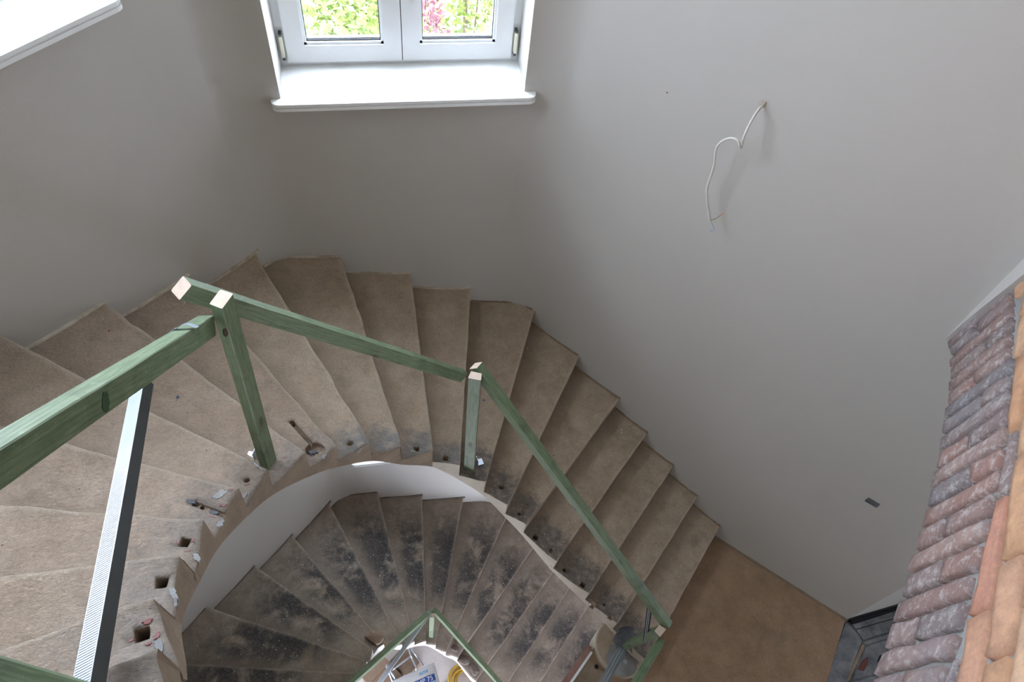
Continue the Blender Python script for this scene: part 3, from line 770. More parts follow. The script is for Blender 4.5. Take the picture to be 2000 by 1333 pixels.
def brick(corners, mat, proud, seed, parent=arch):
    """corners: four (s,z) anticlockwise; a cushion-shaped block with uneven edges"""
    bm = bmesh.new(); n = 4; g = []
    c = [Vector(x) for x in corners]
    for i in range(n + 1):
        row = []
        for j in range(n + 1):
            u, v = i / n, j / n
            p = (c[0] * (1 - u) + c[1] * u) * (1 - v) + (c[3] * (1 - u) + c[2] * u) * v
            edge = min(i, n - i, j, n - j) == 0
            nv_ = noise.noise_vector(Vector((p.x * 2.3 + seed * 1.3, p.y * 2.9, seed * .7)))
            p = p + Vector((nv_.x, nv_.y)) * (.055 if edge else .0)
            o = proud * (.72 if edge else 1) + nv_.z * .004
            row.append(bm.verts.new(AP(p.x, p.y, o)))
        g.append(row)
    for i in range(n):
        for j in range(n): bm.faces.new((g[i][j], g[i + 1][j], g[i + 1][j + 1], g[i][j + 1]))
    rim = [g[i][0] for i in range(n)] + [g[n][j] for j in range(n)] + [g[i][n] for i in range(n, 0, -1)] + [g[0][j] for j in range(n, 0, -1)]
    bk = []
    cc = (c[0] + c[1] + c[2] + c[3]) / 4
    for v in rim: bk.append(bm.verts.new(v.co - Vector((AN.x, AN.y, 0)) * .045))
    for i in range(len(rim)): bm.faces.new((rim[i], rim[(i + 1) % len(rim)], bk[(i + 1) % len(rim)], bk[i]))
    bm.faces.new(bk)
    for f in bm.faces: f.smooth = True
    return obj('brick', bm, M[mat], parent)
pitch = .455; i = 0; s = -.1; rr = random.Random(3)
while s < SMAX - .5:
    wd = pitch * rr.uniform(.93, 1.07); a, b_ = s + .045, s + wd - .05
    tl = .22                                                 # the upright bricks lean a little
    za0, za1 = lerp_tab(INT, a), lerp_tab(INT, b_); zb0, zb1 = lerp_tab(EXT, a + tl), lerp_tab(EXT, b_ + tl)
    up = rr.uniform(-.06, .05)
    def P(u, v):
        return (a * (1 - u) + b_ * u + tl * v, (za0 * (1 - u) + za1 * u) * (1 - v) + (zb0 * (1 - u) + zb1 * u) * v + up * v)
    if i % 2 == 0:
        brick([P(0, -.02), P(1, -.02), P(1, 1), P(0, 1)], 'old_brick', .012 + rr.uniform(-.002, .003), i)
    else:
        m = rr.choice([.46, .52, .40, .60])
        brick([P(0, 0), P(1, 0), P(1, m - .025), P(0, m - .025)], 'old_brick', .012 + rr.uniform(-.002, .003), i)
        brick([P(0, m + .025), P(1, m + .025), P(1, 1), P(0, 1)], 'old_brick', .012 + rr.uniform(-.002, .003), i + 50)
    s += wd; i += 1
z = 16.15; row = 0
while z < 24.5:
    hgt = .54 + .04 * rr.uniform(-1, 1); s = -.3 - .7 * (row % 2)
    while s < SMAX:
        ln = rr.choice([1.35, 1.45, 1.9, 1.2]); a, b_ = s + .04, min(s + ln - .04, SMAX + .2)
        e0, e1 = lerp_tab(EXT, a) + .12, lerp_tab(EXT, b_) + .12
        z0a, z0b, z1_ = max(z + .05, e0), max(z + .05, e1), z + hgt - .05
        if z1_ - max(z0a, z0b) > .05 and b_ - a > .2 and b_ > .2:
            brick([(a, z0a), (b_, z0b), (b_, z1_), (a, z1_)], 'orange_brick' if rr.random() < .88 or z > 16.9 else 'old_brick', .010 + rr.uniform(-.002, .003), 200 + row * 31 + int(s * 10))
        s += ln
    z += hgt; row += 1
# intrados bricks (underside of the arch), ragged plaster lip against the right wall
bm = bmesh.new(); pl = [(-.25, 13.85), (-.02, 13.95), (.10, 14.6), (.22, 15.2), (.36, 15.8), (.52, 16.4), (.70, 17.2), (.95, 18.6), (1.6, 22), (-.25, 22)]
fr = [bm.verts.new(AP(a + .03 * noise.noise(Vector((b * 5, 0, 0))), b, .026)) for a, b in pl]; bk = [bm.verts.new(AP(a, b, -.02)) for a, b in pl]
bm.faces.new(fr); bm.faces.new(bk[::-1])
for i in range(len(pl)): bm.faces.new((fr[i], fr[(i + 1) % len(pl)], bk[(i + 1) % len(pl)], bk[i]))
tag(obj('trim_1', bm, M['wall']), kind='structure')

# ------------------------------------------------------------------ green battens
def beam_geo(A, B, w_, h_, roll=0, top=True):
    A, B = Vector(A), Vector(B); t_ = (B - A).normalized()
    up = Vector((0, 0, 1)) if abs(t_.z) < .98 else Vector((0, 1, 0))
    s_ = t_.cross(up).normalized(); n_ = s_.cross(t_)
    s2 = s_ * math.cos(roll) + n_ * math.sin(roll); n2 = -s_ * math.sin(roll) + n_ * math.cos(roll)
    return A, B, t_, s2, n2
def beam(name, A, B, w_, h_, roll=0, mat='green', endmat='cut', parent=None, bow=.0, skew=(0, 0)):
    """rectangular batten, A-B is the middle of its top face; rounded arrises, pale sawn ends"""
    A, B, t_, s2, n2 = beam_geo(A, B, w_, h_, roll); L = (B - A).length
    bm = bmesh.new(); uvl = bm.loops.layers.uv.new('UVMap'); r = .0025; n = max(4, int(L / .08)); rings = []
    prof = [(-w_ / 2 + r, 0), (w_ / 2 - r, 0), (w_ / 2, -r), (w_ / 2, -h_ + r), (w_ / 2 - r, -h_), (-w_ / 2 + r, -h_), (-w_ / 2, -h_ + r), (-w_ / 2, -r)]
    per = [0]
    for i in range(8): per.append(per[-1] + (Vector(prof[i]) - Vector(prof[(i + 1) % 8])).length)
    for i in range(n + 1):
        c = A + (B - A) * (i / n) + s2 * bow * math.sin(math.pi * i / n); ring = []
        for j, (a, b_) in enumerate(prof):
            nz = noise.noise_vector(c * 6 + Vector((j, 0, 0))) * .0009
            sk = t_ * (a * (skew[0] if i == 0 else skew[1] if i == n else 0))
            ring.append(bm.verts.new(c + s2 * a + n2 * b_ + nz + sk))
        rings.append(ring)
    for i in range(n):
        for j in range(8):
            f = bm.faces.new((rings[i][j], rings[i][(j + 1) % 8], rings[i + 1][(j + 1) % 8], rings[i + 1][j])); f.material_index = 0
            uv = [(i / n * L, per[j]), (i / n * L, per[j + 1]), ((i + 1) / n * L, per[j + 1]), ((i + 1) / n * L, per[j])]
            for lp, x in zip(f.loops, uv): lp[uvl].uv = x
    bm.faces.new(rings[0]).material_index = 1; bm.faces.new(rings[-1][::-1]).material_index = 1
    return obj(name, bm, [M[mat], M[endmat]], parent)
def post(cap_px, ztop, base_px, zbase, label, name='wooden_post', foot=True, group=None):
    T = [at(q, ztop) for q in cap_px]; cT = sum(T, Vector()) / 4; bp = at(base_px, zbase)
    root = empty(name, (bp.x, bp.y, zbase), label=label, cat='post')
    sh = Vector((bp.x - cT.x, bp.y - cT.y, 0))
    bm = bmesh.new(); uvl = bm.loops.layers.uv.new('UVMap'); n = 10; rings = []
    for i in range(n + 1):
        f = i / n; rings.append([bm.verts.new(Vector((p.x, p.y, ztop + (zbase - ztop) * f)) + sh * f) for p in T])
    for i in range(n):
        for j in range(4):
            f = bm.faces.new((rings[i][j], rings[i][(j + 1) % 4], rings[i + 1][(j + 1) % 4], rings[i + 1][j]))
            for lp, x in zip(f.loops, [(i / n * .9, j * .05), (i / n * .9, j * .05 + .05), ((i + 1) / n * .9, j * .05 + .05), ((i + 1) / n * .9, j * .05)]): lp[uvl].uv = x
    bm.faces.new(rings[0]).material_index = 1; bm.faces.new(rings[-1][::-1]).material_index = 1
    bmesh.ops.recalc_face_normals(bm, faces=bm.faces)
    bmesh.ops.bevel(bm, geom=[e for e in bm.edges if abs((e.verts[0].co - e.verts[1].co).normalized().z) > .7], offset=.0025, segments=1, affect='EDGES')
    obj('shaft', bm, [M['green'], M['cut']], root)
    return root, cT, bp
def tread_z(px): return cast(px)[0].z
p1, c1, b1 = post([(408.7, 594), (430, 565.7), (455.8, 574), (433.7, 603.7)], 3.24, (524, 905), tread_z((524, 905)) - .005, 'green square wooden post with pale sawn top, nearest of the rail posts')
p2, c2_, b2 = post([(920, 725.5), (941, 730), (939.5, 743.5), (914, 739)], 2.16, (917, 915), tread_z((917, 915)) - .005, 'green square wooden post standing mid-flight where two rails meet')
p3, c3_, b3 = post([(1287.5, 1220.6), (1301, 1230), (1289, 1245), (1278, 1233.5)], .90, (1212, 1266), .056, 'short green wooden post standing on the round newel base by the landing')
pLz = cast((842, 1243))[0].z
p4, c4_, b4 = post([(840, 1198.7), (849.5, 1198.7), (848.5, 1207.7), (838.7, 1207)], -.79, (842, 1243), pLz - .005, 'dark green wooden post standing on the lower flight below')
# metal angle shoes at the post feet
def shoe(c, d, parent, w=.035, h=.05):
    bm = bmesh.new(); d = Vector((d[0], d[1], 0)).normalized(); s_ = Vector((-d.y, d.x, 0)); c = Vector(c)
    for (a0, a1, z0, z1) in ((0, .002, 0, h), (0, .035, 0, .002)):
        q = [c + d * a0 - s_ * w / 2, c + d * a1 - s_ * w / 2, c + d * a1 + s_ * w / 2, c + d * a0 + s_ * w / 2]
        add_hex(bm, [(p.x, p.y, c.z + z0) for p in q] + [(p.x, p.y, c.z + z1) for p in q])
    return obj('angle_bracket', bm, M['zinc'], parent)
cb, _ = cast((499, 893)); shoe(cb + Vector((.004, 0, 0)), (-.8, .3), p1, .03, .045)
cb, _ = cast((931, 905)); shoe(cb, (1, .2), p2)

def rail(label, *a, **k):
    A, B = Vector(a[0]), Vector(a[1]); root = empty('wooden_rail', tuple((A + B) / 2), label=label, cat='rail')
    root['label'] = label; beam('batten', *a, parent=root, **k); return root
A0 = Vector((-.477, 1.214, 3.22)); A1 = Vector((-.549, .542, 3.793))
rA = rail('thick green handrail rising from the nearest post to the left edge', A0 + (A0 - A1).normalized() * .046, A1 + (A1 - A0).normalized() * .22, .043, .056)
B0 = Vector((-.535, 1.388, 3.18)); B1 = Vector((.34, 1.835, 1.922))
rB = rail('long green rail with splintered sawn end between the two upper posts', B0, B1, .039, .056, skew=(.25, 0))
C0 = Vector((.375, 1.700, 2.165)); C1 = Vector((1.325, .765, .915))
rC = rail('green rail descending from the middle post to the landing', C0, C1, .043, .056)
rD = rail('green rail leaving the landing post towards the bottom edge', (1.276, .714, .85), Vector((1.276, .714, .85)) + (Vector((1.041, .511, .944)) - Vector((1.276, .714, .85))) * 2.2, .04, .058)
LL0 = Vector((.114, 1.505, -.80)); LL1 = Vector((-.448, 1.01, -.317))
rail('olive green lower rail running down-left from the lower post', LL0, LL0 + (LL1 - LL0) * 1.3, .037, .058, endmat='green')
RR0 = Vector((.157, 1.49, -.80)); RR1 = Vector((.602, 1.044, -1.394))
rail('dark green lower rail running down-right from the lower post', RR0, RR0 + (RR1 - RR0) * 1.4, .036, .058, endmat='green')
f0, f1 = at((-180, 1278), 3.75), at((330, 1432), 3.75)
rail('dark green batten crossing the bottom left corner', f0, f1, .05, .05)
# knots
M['knot_green'] = m_side('dark_green_knot', (.018, .05, .02), (.05, .10, .04)); M['knot_brown'] = m_side('brown_knot', (.03, .02, .012), (.10, .055, .03))
def knot(px, p0, nrm, along, rx, ry, mat, parent, seed=1):
    nrm = nrm.normalized(); nrm = nrm if nrm.dot(EYE - p0) > 0 else -nrm
    c = on_plane(px, p0, nrm); e1 = (along - nrm * along.dot(nrm)).normalized(); e2 = nrm.cross(e1); b = bmesh.new(); lo, hi = [], []
    for i in range(20):
        a = 2 * math.pi * i / 20; k = 1 + .35 * noise.noise(Vector((math.cos(a) * 2, math.sin(a) * 2, seed)))
        p = c + e1 * math.cos(a) * rx * k + e2 * math.sin(a) * ry * k; lo.append(b.verts.new(p - nrm * .003)); hi.append(b.verts.new(p + nrm * .0009))
    b.faces.new(lo); b.faces.new(hi)
    for i in range(20): b.faces.new((lo[i], lo[(i + 1) % 20], hi[(i + 1) % 20], hi[i]))
    obj('knot', b, M[mat], parent)
_, _, ta_, sa_, na_ = beam_geo(A0, A1, .043, .056)
knot((206, 786), A0 - sa_ * .0215, sa_, ta_, .013, .019, 'knot_green', rA, 2)
k0, k1 = at((455.8, 574), 3.24), at((433.7, 603.7), 3.24); kd = k1 - k0
knot((441, 650), k0, Vector((-kd.y, kd.x, 0)), Vector((0, 0, 1)), .015, .008, 'knot_brown', p1, 5)
# splinters
def splinters(c, parent, n=7):
    bm = bmesh.new()
    for i in range(n):
        p = c + Vector((random.uniform(-.012, .012), random.uniform(-.008, .008), random.uniform(-.012, .004))); q = p + Vector((random.uniform(-.014, .002), random.uniform(-.008, .008), random.uniform(-.012, .002)))
        add_tube(bm, [p, q], .0008, 4, taper=[1, .3])
    obj('splinters', bm, M['cut'], parent)
splinters(B0 + Vector((-.012, -.02, -.052)), rB)

# ------------------------------------------------------------------ sheet metal profiles
def profile(name, A, B, w_, h_, facing, label=None, cat=None, parent=None, mat='zinc', lip=.008, th=.0012, ribs=0, ribmat='zinc_ribbed', far=True):
    """C-shaped stud: web of width w_ whose outside looks along 'facing', flanges h_ deep behind it"""
    A, B, fc = Vector(A), Vector(B), Vector(facing); t_ = (B - A).normalized(); n_ = (fc - t_ * fc.dot(t_)).normalized(); s_ = t_.cross(n_)
    root = empty(name, tuple((A + B) / 2), label=label, cat=cat) if label else parent
    L = (B - A).length
    def piece(a0, a1, b0, b1):
        bm = bmesh.new(); c = []
        for P in (A, B):
            for (a, b_) in ((a0, b0), (a1, b0), (a1, b1), (a0, b1)): c.append(P + s_ * a + n_ * b_)
        add_hex(bm, c); return bm
    obj('web', piece(-w_ / 2, w_ / 2, -th, 0), M[mat], root)
    for sg in (-1, 1):
        a0, a1 = (-w_ / 2, -w_ / 2 + th) if sg < 0 else (w_ / 2 - th, w_ / 2)
        obj('flange', piece(a0, a1, -h_, -th), M['zinc_shaded' if ribs else mat], root)
    if ribs:
        bm = bmesh.new(); n = int(L / ribs)
        for i in range(n):
            c = A + t_ * ((i + .5) * ribs)
            h = []
            for (z0, hw, aw) in ((0, ribs * .3, w_ * .47), (.0009, ribs * .12, w_ * .44)):
                h += [c + t_ * -hw - s_ * aw + n_ * z0, c + t_ * hw - s_ * aw + n_ * z0, c + t_ * hw + s_ * aw + n_ * z0, c + t_ * -hw + s_ * aw + n_ * z0]
            add_hex(bm, h)
        rb = obj('embossed_ribs', bm, M[ribmat], root); rb['kind'] = 'stuff'
    else:
        bm = bmesh.new()
        for a in (-w_ * .16, w_ * .16):
            c = []
            for P in (A, B):
                for (x, b_) in ((a - .0022, 0), (a + .0022, 0), (a + .0012, .0018), (a - .0012, .0018)): c.append(P + s_ * x + n_ * b_)
            add_hex(bm, c)
        obj('stiffening_beads', bm, M['zinc_ribbed'], root)
    return root
# bright ribbed profile under the nearest rail
gA, gB = at((270, 742), 3.27), at((155, 1350), 3.50)
prof1 = profile('metal_profile', gA, gB, .034, .030, Vector((-.34, -.12, .93)), 'bright ribbed galvanised metal profile slanting under the nearest green handrail', 'metal profile', ribs=.0048)
a_, b_ = at((1217, 1266), .20), at((1174, 1345), .42)
prof2 = profile('metal_profile', a_, b_, .052, .02, (0, 0, 1), 'grey grooved drywall channel leaning on the landing post at the bottom', 'metal profile')
a_, b_ = at((1268, 1190), .93), at((1260, 1254), .66)
prof3 = profile('metal_profile', a_, b_, .026, .02, (-.4, -.3, .8), 'short dark metal brace between the descending rail and the landing post', 'metal profile', mat='dark_steel')
a_ = Vector((.106, 1.500, -.792)); b_ = at((738, 1338), -.95)
prof4 = profile('metal_profile', at((839, 1196), -.775), b_, .03, .022, (0, 0, 1), 'thin galvanised metal profile beside the olive lower rail', 'metal profile')
# folded flashing scrap on the handrail
ft = (A1 - A0).normalized(); fs = ft.cross(Vector((0, 0, 1))).normalized(); fn = fs.cross(ft)
cc = A0 + ft * .125
bm = bmesh.new(); prof_pts = []
for i in range(13):
    f = i / 12; x = -.030 + .058 * f; lift = .011 * math.sin(math.pi * min(1, f * 1.3)) + .002
    if f > .85: lift = .002 - (f - .85) * .05
    prof_pts.append((x, lift))
for side, o_ in enumerate((0, .0008)): pass
rows_ = []
for (x, l_) in prof_pts:
    for_row = []
    for w_i in range(4):
        g = -.011 + .022 * w_i / 3 + x * .35
        for_row.append(bm.verts.new(cc + fs * (x) + ft * g + fn * (l_ + .001 * math.sin(w_i * 2 + x * 90))))
    rows_.append(for_row)
for i in range(len(rows_) - 1):
    for j in range(3): f = bm.faces.new((rows_[i][j], rows_[i][j + 1], rows_[i + 1][j + 1], rows_[i + 1][j])); f.smooth = True
bmesh.ops.solidify(bm, geom=list(bm.faces), thickness=.0008)
tag(obj('metal_strap', bm, M['zinc_ribbed']), 'crumpled silver metal strap lying over the nearest handrail', 'strap')

# ------------------------------------------------------------------ cable on the right wall
rin = -rn
def wp(q, off): return on_plane(q, Vector((RW0.x, RW0.y, 0)) + Vector((rin.x, rin.y, 0)) * off, Vector((rin.x, rin.y, 0)))
cab = empty('electric_cable', tuple(wp((1490, 207), 0)), label='loose white electric cable hanging out of the right wall', cat='cable')
path = [((1493, 206), -.02), ((1488, 208), .012), ((1476, 222), .05), ((1462, 247), .075), ((1453, 268), .085), ((1449, 283), .09), ((1447, 289), .10), ((1445, 284), .115), ((1440, 274), .115), ((1428, 270), .11), ((1412, 275), .10), ((1401, 286), .09), ((1397, 302), .085), ((1395, 322), .08), ((1388, 345), .075), ((1381, 368), .07), ((1381, 392), .068), ((1384, 412), .066), ((1387, 430), .065)]
bm = bmesh.new(); add_tube(bm, smooth_path([wp(q, o) for q, o in path], 5), .0052, 10); obj('sheath', bm, M['cable'], cab)
for nm, mat, pts in (('blue_wire', 'blue', [((1387, 429), .065), ((1391, 438), .066), ((1395, 447), .064), ((1392, 451), .062), ((1386, 452), .06)]),
                     ('brown_wire', 'redw', [((1388, 430), .065), ((1394, 429), .068), ((1402, 425), .07), ((1409, 419), .07)]),
                     ('earth_wire', 'yg', [((1388, 431), .065), ((1394, 433), .068), ((1402, 432), .07), ((1408, 429), .072), ((1413, 428), .072)])):
    bm = bmesh.new(); add_tube(bm, smooth_path([wp(q, o) for q, o in pts], 4), .0013, 6); wr = obj(nm, bm, M[mat], cab)
    if nm == 'brown_wire':
        bm = bmesh.new(); add_tube(bm, [wp((1408, 420), .07), wp((1415, 416), .072)], .003, 6, taper=[1, .5]); obj('copper_end', bm, M['copper'], wr)
def wall_patch(name, q, rx, rz, mat, label, cat, thick=.003, n=16, seed=1.0, skew=0.0):
    c = wp(q, 0); e1 = Vector((RWD.x, RWD.y, 0)); e2 = Vector((0, 0, 1)); nn = Vector((rin.x, rin.y, 0)); bm = bmesh.new(); lo, hi = [], []
    for i in range(n):
        a = 2 * math.pi * i / n; ca, sa = math.cos(a), math.sin(a); k = 1 / max(abs(ca), abs(sa)) * (1 + .15 * noise.noise(Vector((ca * 3, sa * 3, seed))))
        p = c + e1 * (ca * k * rx) + e2 * (sa * k * rz); lo.append(bm.verts.new(p - nn * .003)); hi.append(bm.verts.new(p + nn * thick))
    bm.faces.new(lo); bm.faces.new(hi)
    for i in range(n): bm.faces.new((lo[i], lo[(i + 1) % n], hi[(i + 1) % n], hi[i]))
    return tag(obj(name, bm, M[mat]), label, cat)
wall_patch('wall_socket_hole', (1704, 982), .034, .022, 'patch_dark', 'small dark rectangular bare patch low on the right wall', 'wall patch')
wall_patch('chipped_plaster', (1489, 201), .012, .011, 'fillet', 'chipped plaster round the cable outlet in the right wall', 'plaster damage', .006, seed=5)
wall_patch('wall_nick', (1303, 181), .004, .003, 'red_paint', 'tiny reddish nick in the right wall left of the cable', 'nick', .002, seed=9)

# ------------------------------------------------------------------ debris on the treads
def chip(px, l_, w_, ang, mat, label, cat='chip', h=.004, name='chip'):
    c, nn = cast(px); e1 = Vector((math.cos(ang), math.sin(ang), 0)); e1 = (e1 - nn * e1.dot(nn)).normalized(); e2 = nn.cross(e1)
    bm = bmesh.new(); pts = [(-1, -.6), (-.3, -1), (.7, -.8), (1, .1), (.5, .9), (-.4, .7), (-1, .4)]
    lo = [bm.verts.new(c + e1 * a * l_ / 2 + e2 * b * w_ / 2 - nn * .001) for a, b in pts]; hi = [bm.verts.new(c + e1 * a * l_ * .42 + e2 * b * w_ * .4 + nn * h * (1 + .4 * a)) for a, b in pts]
    bm.faces.new(lo[::-1]); bm.faces.new(hi)
    for i in range(len(pts)): bm.faces.new((lo[i], lo[(i + 1) % len(pts)], hi[(i + 1) % len(pts)], hi[i]))
    return tag(obj(name, bm, M[mat]), label, cat)
chip((331, 601), .022, .006, -.9, 'chip_white', 'narrow white sliver on the tread above the nearest handrail', name='plaster_chip')
chip((213, 647), .007, .006, .3, 'chip_red', 'tiny red chip on the second tread from the left wall', name='red_chip')
chip((200, 624), .008, .007, .8, 'chip_white', 'small white crumb beside the wall above the red chip', name='plaster_chip')
chip((150, 691), .010, .006, .2, 'chip_white', 'pale plaster crumb right of the handrail, lower of two', name='plaster_chip')
chip((347, 777), .013, .008, .9, 'chip_blue', 'blue-grey paint chip on a tread between rail and post', name='paint_chip', h=.007)
chip((945, 782), .020, .016, .5, 'chip_blue', 'flat blue paint scrap right of the middle post', name='paint_chip', h=.001)
chip((1081, 890), .010, .013, .5, 'chip_blue', 'dark blue speck of paint right of the descending rail', name='paint_chip', h=.001)
chip((1229, 830), .030, .005, -.35, 'stick', 'upper of two thin pale wooden sticks on a tread by the right wall', 'stick', .004, name='wood_stick')
chip((1238, 836), .034, .005, -.45, 'stick', 'lower of two thin pale wooden sticks on a tread by the right wall', 'stick', .004, name='wood_stick')
chip((835, 679), .020, .004, 1.2, 'stick', 'single matchstick-thin splinter on a tread above the long rail', 'stick', .003, name='wood_stick')
chip((488, 544), .012, .008, .5, 'chip_white', 'white plaster crumb on the topmost corner tread', name='plaster_chip')
chip((613, 693), .013, .009, .6, 'chip_white', 'white plaster smear piece on the tread right of the nearest post', name='plaster_chip', h=.002)
chip((1030, 681), .013, .016, .5, 'stick', 'round yellowish paint drip on a tread near the wall corner', 'paint drip', .001, name='paint_drip')
chip((1214, 840), .018, .020, .1, 'stick', 'yellowish paint drip beside the two thin sticks', 'paint drip', .001, name='paint_drip')
# rubble at the inner ends of the lower treads
rb = random.Random(5)
for i, (px, sz, lab) in enumerate([((733, 1247), .10, 'largest broken brick block on the lower flight left of its post'), ((752, 1262), .07, 'broken brick lump under the olive rail'), ((722, 1244), .055, 'small broken brick at the outer edge of the rubble'), ((744, 1240), .05, 'flat broken brick piece above the rubble heap'),
        ((888, 1268), .06, 'dark broken block beside the right lower rail'), ((905, 1290), .09, 'large dark broken block under the right lower rail'), ((925, 1308), .09, 'dark masonry lump lowest under the right lower rail')]):
    c, nn = cast(px); bm = bmesh.new(); bmesh.ops.create_icosphere(bm, subdivisions=2, radius=1)
    for v in bm.verts:
        d = v.co; k = 1 / max(abs(d.x), abs(d.y), abs(d.z)) ** .75
        v.co = Vector((d.x * sz * .62, d.y * sz * .42, d.z * sz * .28)) * k * (1 + .18 * noise.noise(d * 2.2 + Vector((i * 5, 0, 0))))
    bmesh.ops.rotate(bm, verts=bm.verts, matrix=Matrix.Rotation(-.75 + rb.uniform(-.4, .4), 3, 'Z')); bmesh.ops.translate(bm, verts=bm.verts, vec=c + Vector((0, 0, sz * .22)))
    tag(obj('broken_brick', bm, M['rubble'] if i < 4 else M['side_dark']), lab, 'rubble', 'broken masonry on the lower flight')

# ------------------------------------------------------------------ things at the bottom of the well
FZ = ZG
# sack
sz_ = ZG + .42
q0, q1 = at((768, 1327), sz_), at((846, 1292), sz_); ex = (q1 - q0).normalized(); ey = Vector((ex.y, -ex.x, 0)); W_ = (q1 - q0).length; H_ = .62
sack = empty('cement_sack', tuple((q0 + q1) / 2 + ey * .3 - Vector((0, 0, .42))), label='white plaster sack with blue printed label at the bottom of the stairwell', cat='sack')
bm = bmesh.new(); nu_, nv_ = 22, 28; top_, bot_ = [], []
def sackp(u, v, sgn):
    x = u * 2 - 1; y = v * 2 - 1
    th_ = .075 * (1 - abs(x) ** 3.2) ** .5 * (1 - abs(y) ** 4.5) ** .5
    pinch = 1 - .05 * (1 - abs(y)) if True else 1
    p = q0 + ex * (W_ * (.5 + x * .5 * (1 - .04 * math.cos(y * 3)))) + ey * (H_ * v) + Vector((0, 0, -.07 + sgn * th_))
    p += Vector((0, 0, 1)) * .006 * noise.noise(Vector((x * 3, y * 6, 2))) * (1 if sgn > 0 else 0)
    return p
for sgn, store in ((1, top_), (-1, bot_)):
    for i in range(nu_ + 1): store.append([bm.verts.new(sackp(i / nu_, j / nv_, sgn)) for j in range(nv_ + 1)])
for st in (top_, bot_):
    for i in range(nu_):
        for j in range(nv_): bm.faces.new((st[i][j], st[i + 1][j], st[i + 1][j + 1], st[i][j + 1])).smooth = True
bmesh.ops.remove_doubles(bm, verts=bm.verts, dist=.0005)
obj('paper_bag', bm, M['sack'], sack)
def on_sack(u, v, lift=.0): 
    p = sackp(u, v, 1); return p + Vector((0, 0, .0022 + lift))
def print_patch(name, u0, u1, v0, v1, mat, lift, parent):
    bm = bmesh.new(); n = 8; g = []
    for i in range(n + 1): g.append([bm.verts.new(on_sack(u0 + (u1 - u0) * i / n, v0 + (v1 - v0) * j / 4, lift)) for j in range(5)])
    for i in range(n):
        for j in range(4): bm.faces.new((g[i][j], g[i + 1][j], g[i + 1][j + 1], g[i][j + 1]))
    return obj(name, bm, M[mat], parent)
band = print_patch('blue_label', .44, .93, .17, .27, 'navy', 0, sack)
sub = print_patch('light_blue_label', .70, .92, .275, .315, 'cyan', 0, sack)
logo = print_patch('logo_label', .60, .80, .075, .115, 'cyan', 0, sack)
def sack_text(txt, u0, v1, size, mat, parent, name):
    cu = bpy.data.curves.new('t', 'FONT'); cu.body = txt; cu.size = size; cu.extrude = .0003
    to = bpy.data.objects.new('t', cu); C.objects.link(to); bpy.context.view_layer.update()
    me = bpy.data.meshes.new_from_object(to.evaluated_get(bpy.context.evaluated_depsgraph_get())); bpy.data.objects.remove(to)
    for v in me.vertices:
        x, y, zz = v.co; u = u0 + x / W_; vv = v1 - y / H_
        v.co = on_sack(min(max(u, 0.01), .99), min(max(vv, 0.01), .99), .0022 + zz)
    link(name, me, M[mat], parent)
sack_text('MP 75 L', .49, .255, .062, 'print_white', band, 'lettering')
sack_text('LEICHT', .715, .308, .024, 'print_white', sub, 'lettering')
sack_text('knauf', .625, .108, .028, 'print_white', logo, 'lettering')
# hand truck of bent tube carrying the sack
ht = empty('hand_truck', tuple(Vector((q0.x, q0.y, FZ))), label='steel tube hand truck lying beside the white sack', cat='hand truck')
def htube(pts, r=.011, nm='frame_tube'):
    bm = bmesh.new(); add_tube(bm, smooth_path(pts, 5), r, 8); obj(nm, bm, M['zinc'], ht)
hz = ZG + .40
htube([at((826, 1300), hz - .15), at((811, 1279), hz), at((802, 1266), hz), at((798.5, 1264.5), hz), at((798.5, 1269), hz), at((803, 1283), hz), at((812, 1303), hz - .15)])
htube([at((778, 1336), hz - .1), at((764, 1314), hz), at((758, 1302), hz), at((755.5, 1301), hz), at((756, 1306), hz), at((768, 1336), hz - .1)])
htube([at((803, 1282), hz - .02), at((763, 1312), hz - .02)], .009, 'cross_tube')
for c0, c1 in (((812, 1303), (812, 1330)), ((768, 1336), (772, 1345))):
    a_, b2_ = at(c0, hz - .15), at(c1, hz - .3); htube([a_, (a_ + b2_) / 2, Vector((b2_.x, b2_.y, ZG + .01))], .010, 'leg')
# cardboard box and bucket-like tub left of it
def open_box(name, px, zt, sx, sy, h, ang, label, mat='card'):
    c = at(px, zt); root = empty(name, (c.x, c.y, ZG), label=label, cat='box')
    R_ = Matrix.Rotation(ang, 3, 'Z')
    def bx(nm, lo_, hi_, m_=mat):
        bm = bmesh.new(); add_box(bm, lo_, hi_); bmesh.ops.rotate(bm, verts=bm.verts, matrix=R_); bmesh.ops.translate(bm, verts=bm.verts, vec=Vector((c.x, c.y, zt - h))); obj(nm, bm, M[m_], root)
    t_ = .006
    bx('bottom', (-sx / 2, -sy / 2, 0), (sx / 2, sy / 2, t_)); bx('side', (-sx / 2, -sy / 2, t_), (sx / 2, -sy / 2 + t_, h)); bx('side', (-sx / 2, sy / 2 - t_, t_), (sx / 2, sy / 2, h))
    bx('side', (-sx / 2, -sy / 2 + t_, t_), (-sx / 2 + t_, sy / 2 - t_, h)); bx('side', (sx / 2 - t_, -sy / 2 + t_, t_), (sx / 2, sy / 2 - t_, h)); bx('lid_flap', (-sx / 2, -sy / 2, h), (sx / 2, sy * .1, h + t_)); bx('lid_flap', (-sx / 2, sy * .11, h), (sx / 2, sy / 2, h + t_))
    return root
open_box('cardboard_box', (746, 1322), ZG + .3, .28, .30, .3, .65, 'brown cardboard box left of the sack at the bottom of the stairwell')
open_box('cardboard_box', (792, 1292), ZG + .2, .20, .24, .2, .72, 'small greyish-brown box behind the hand truck', 'rubble')
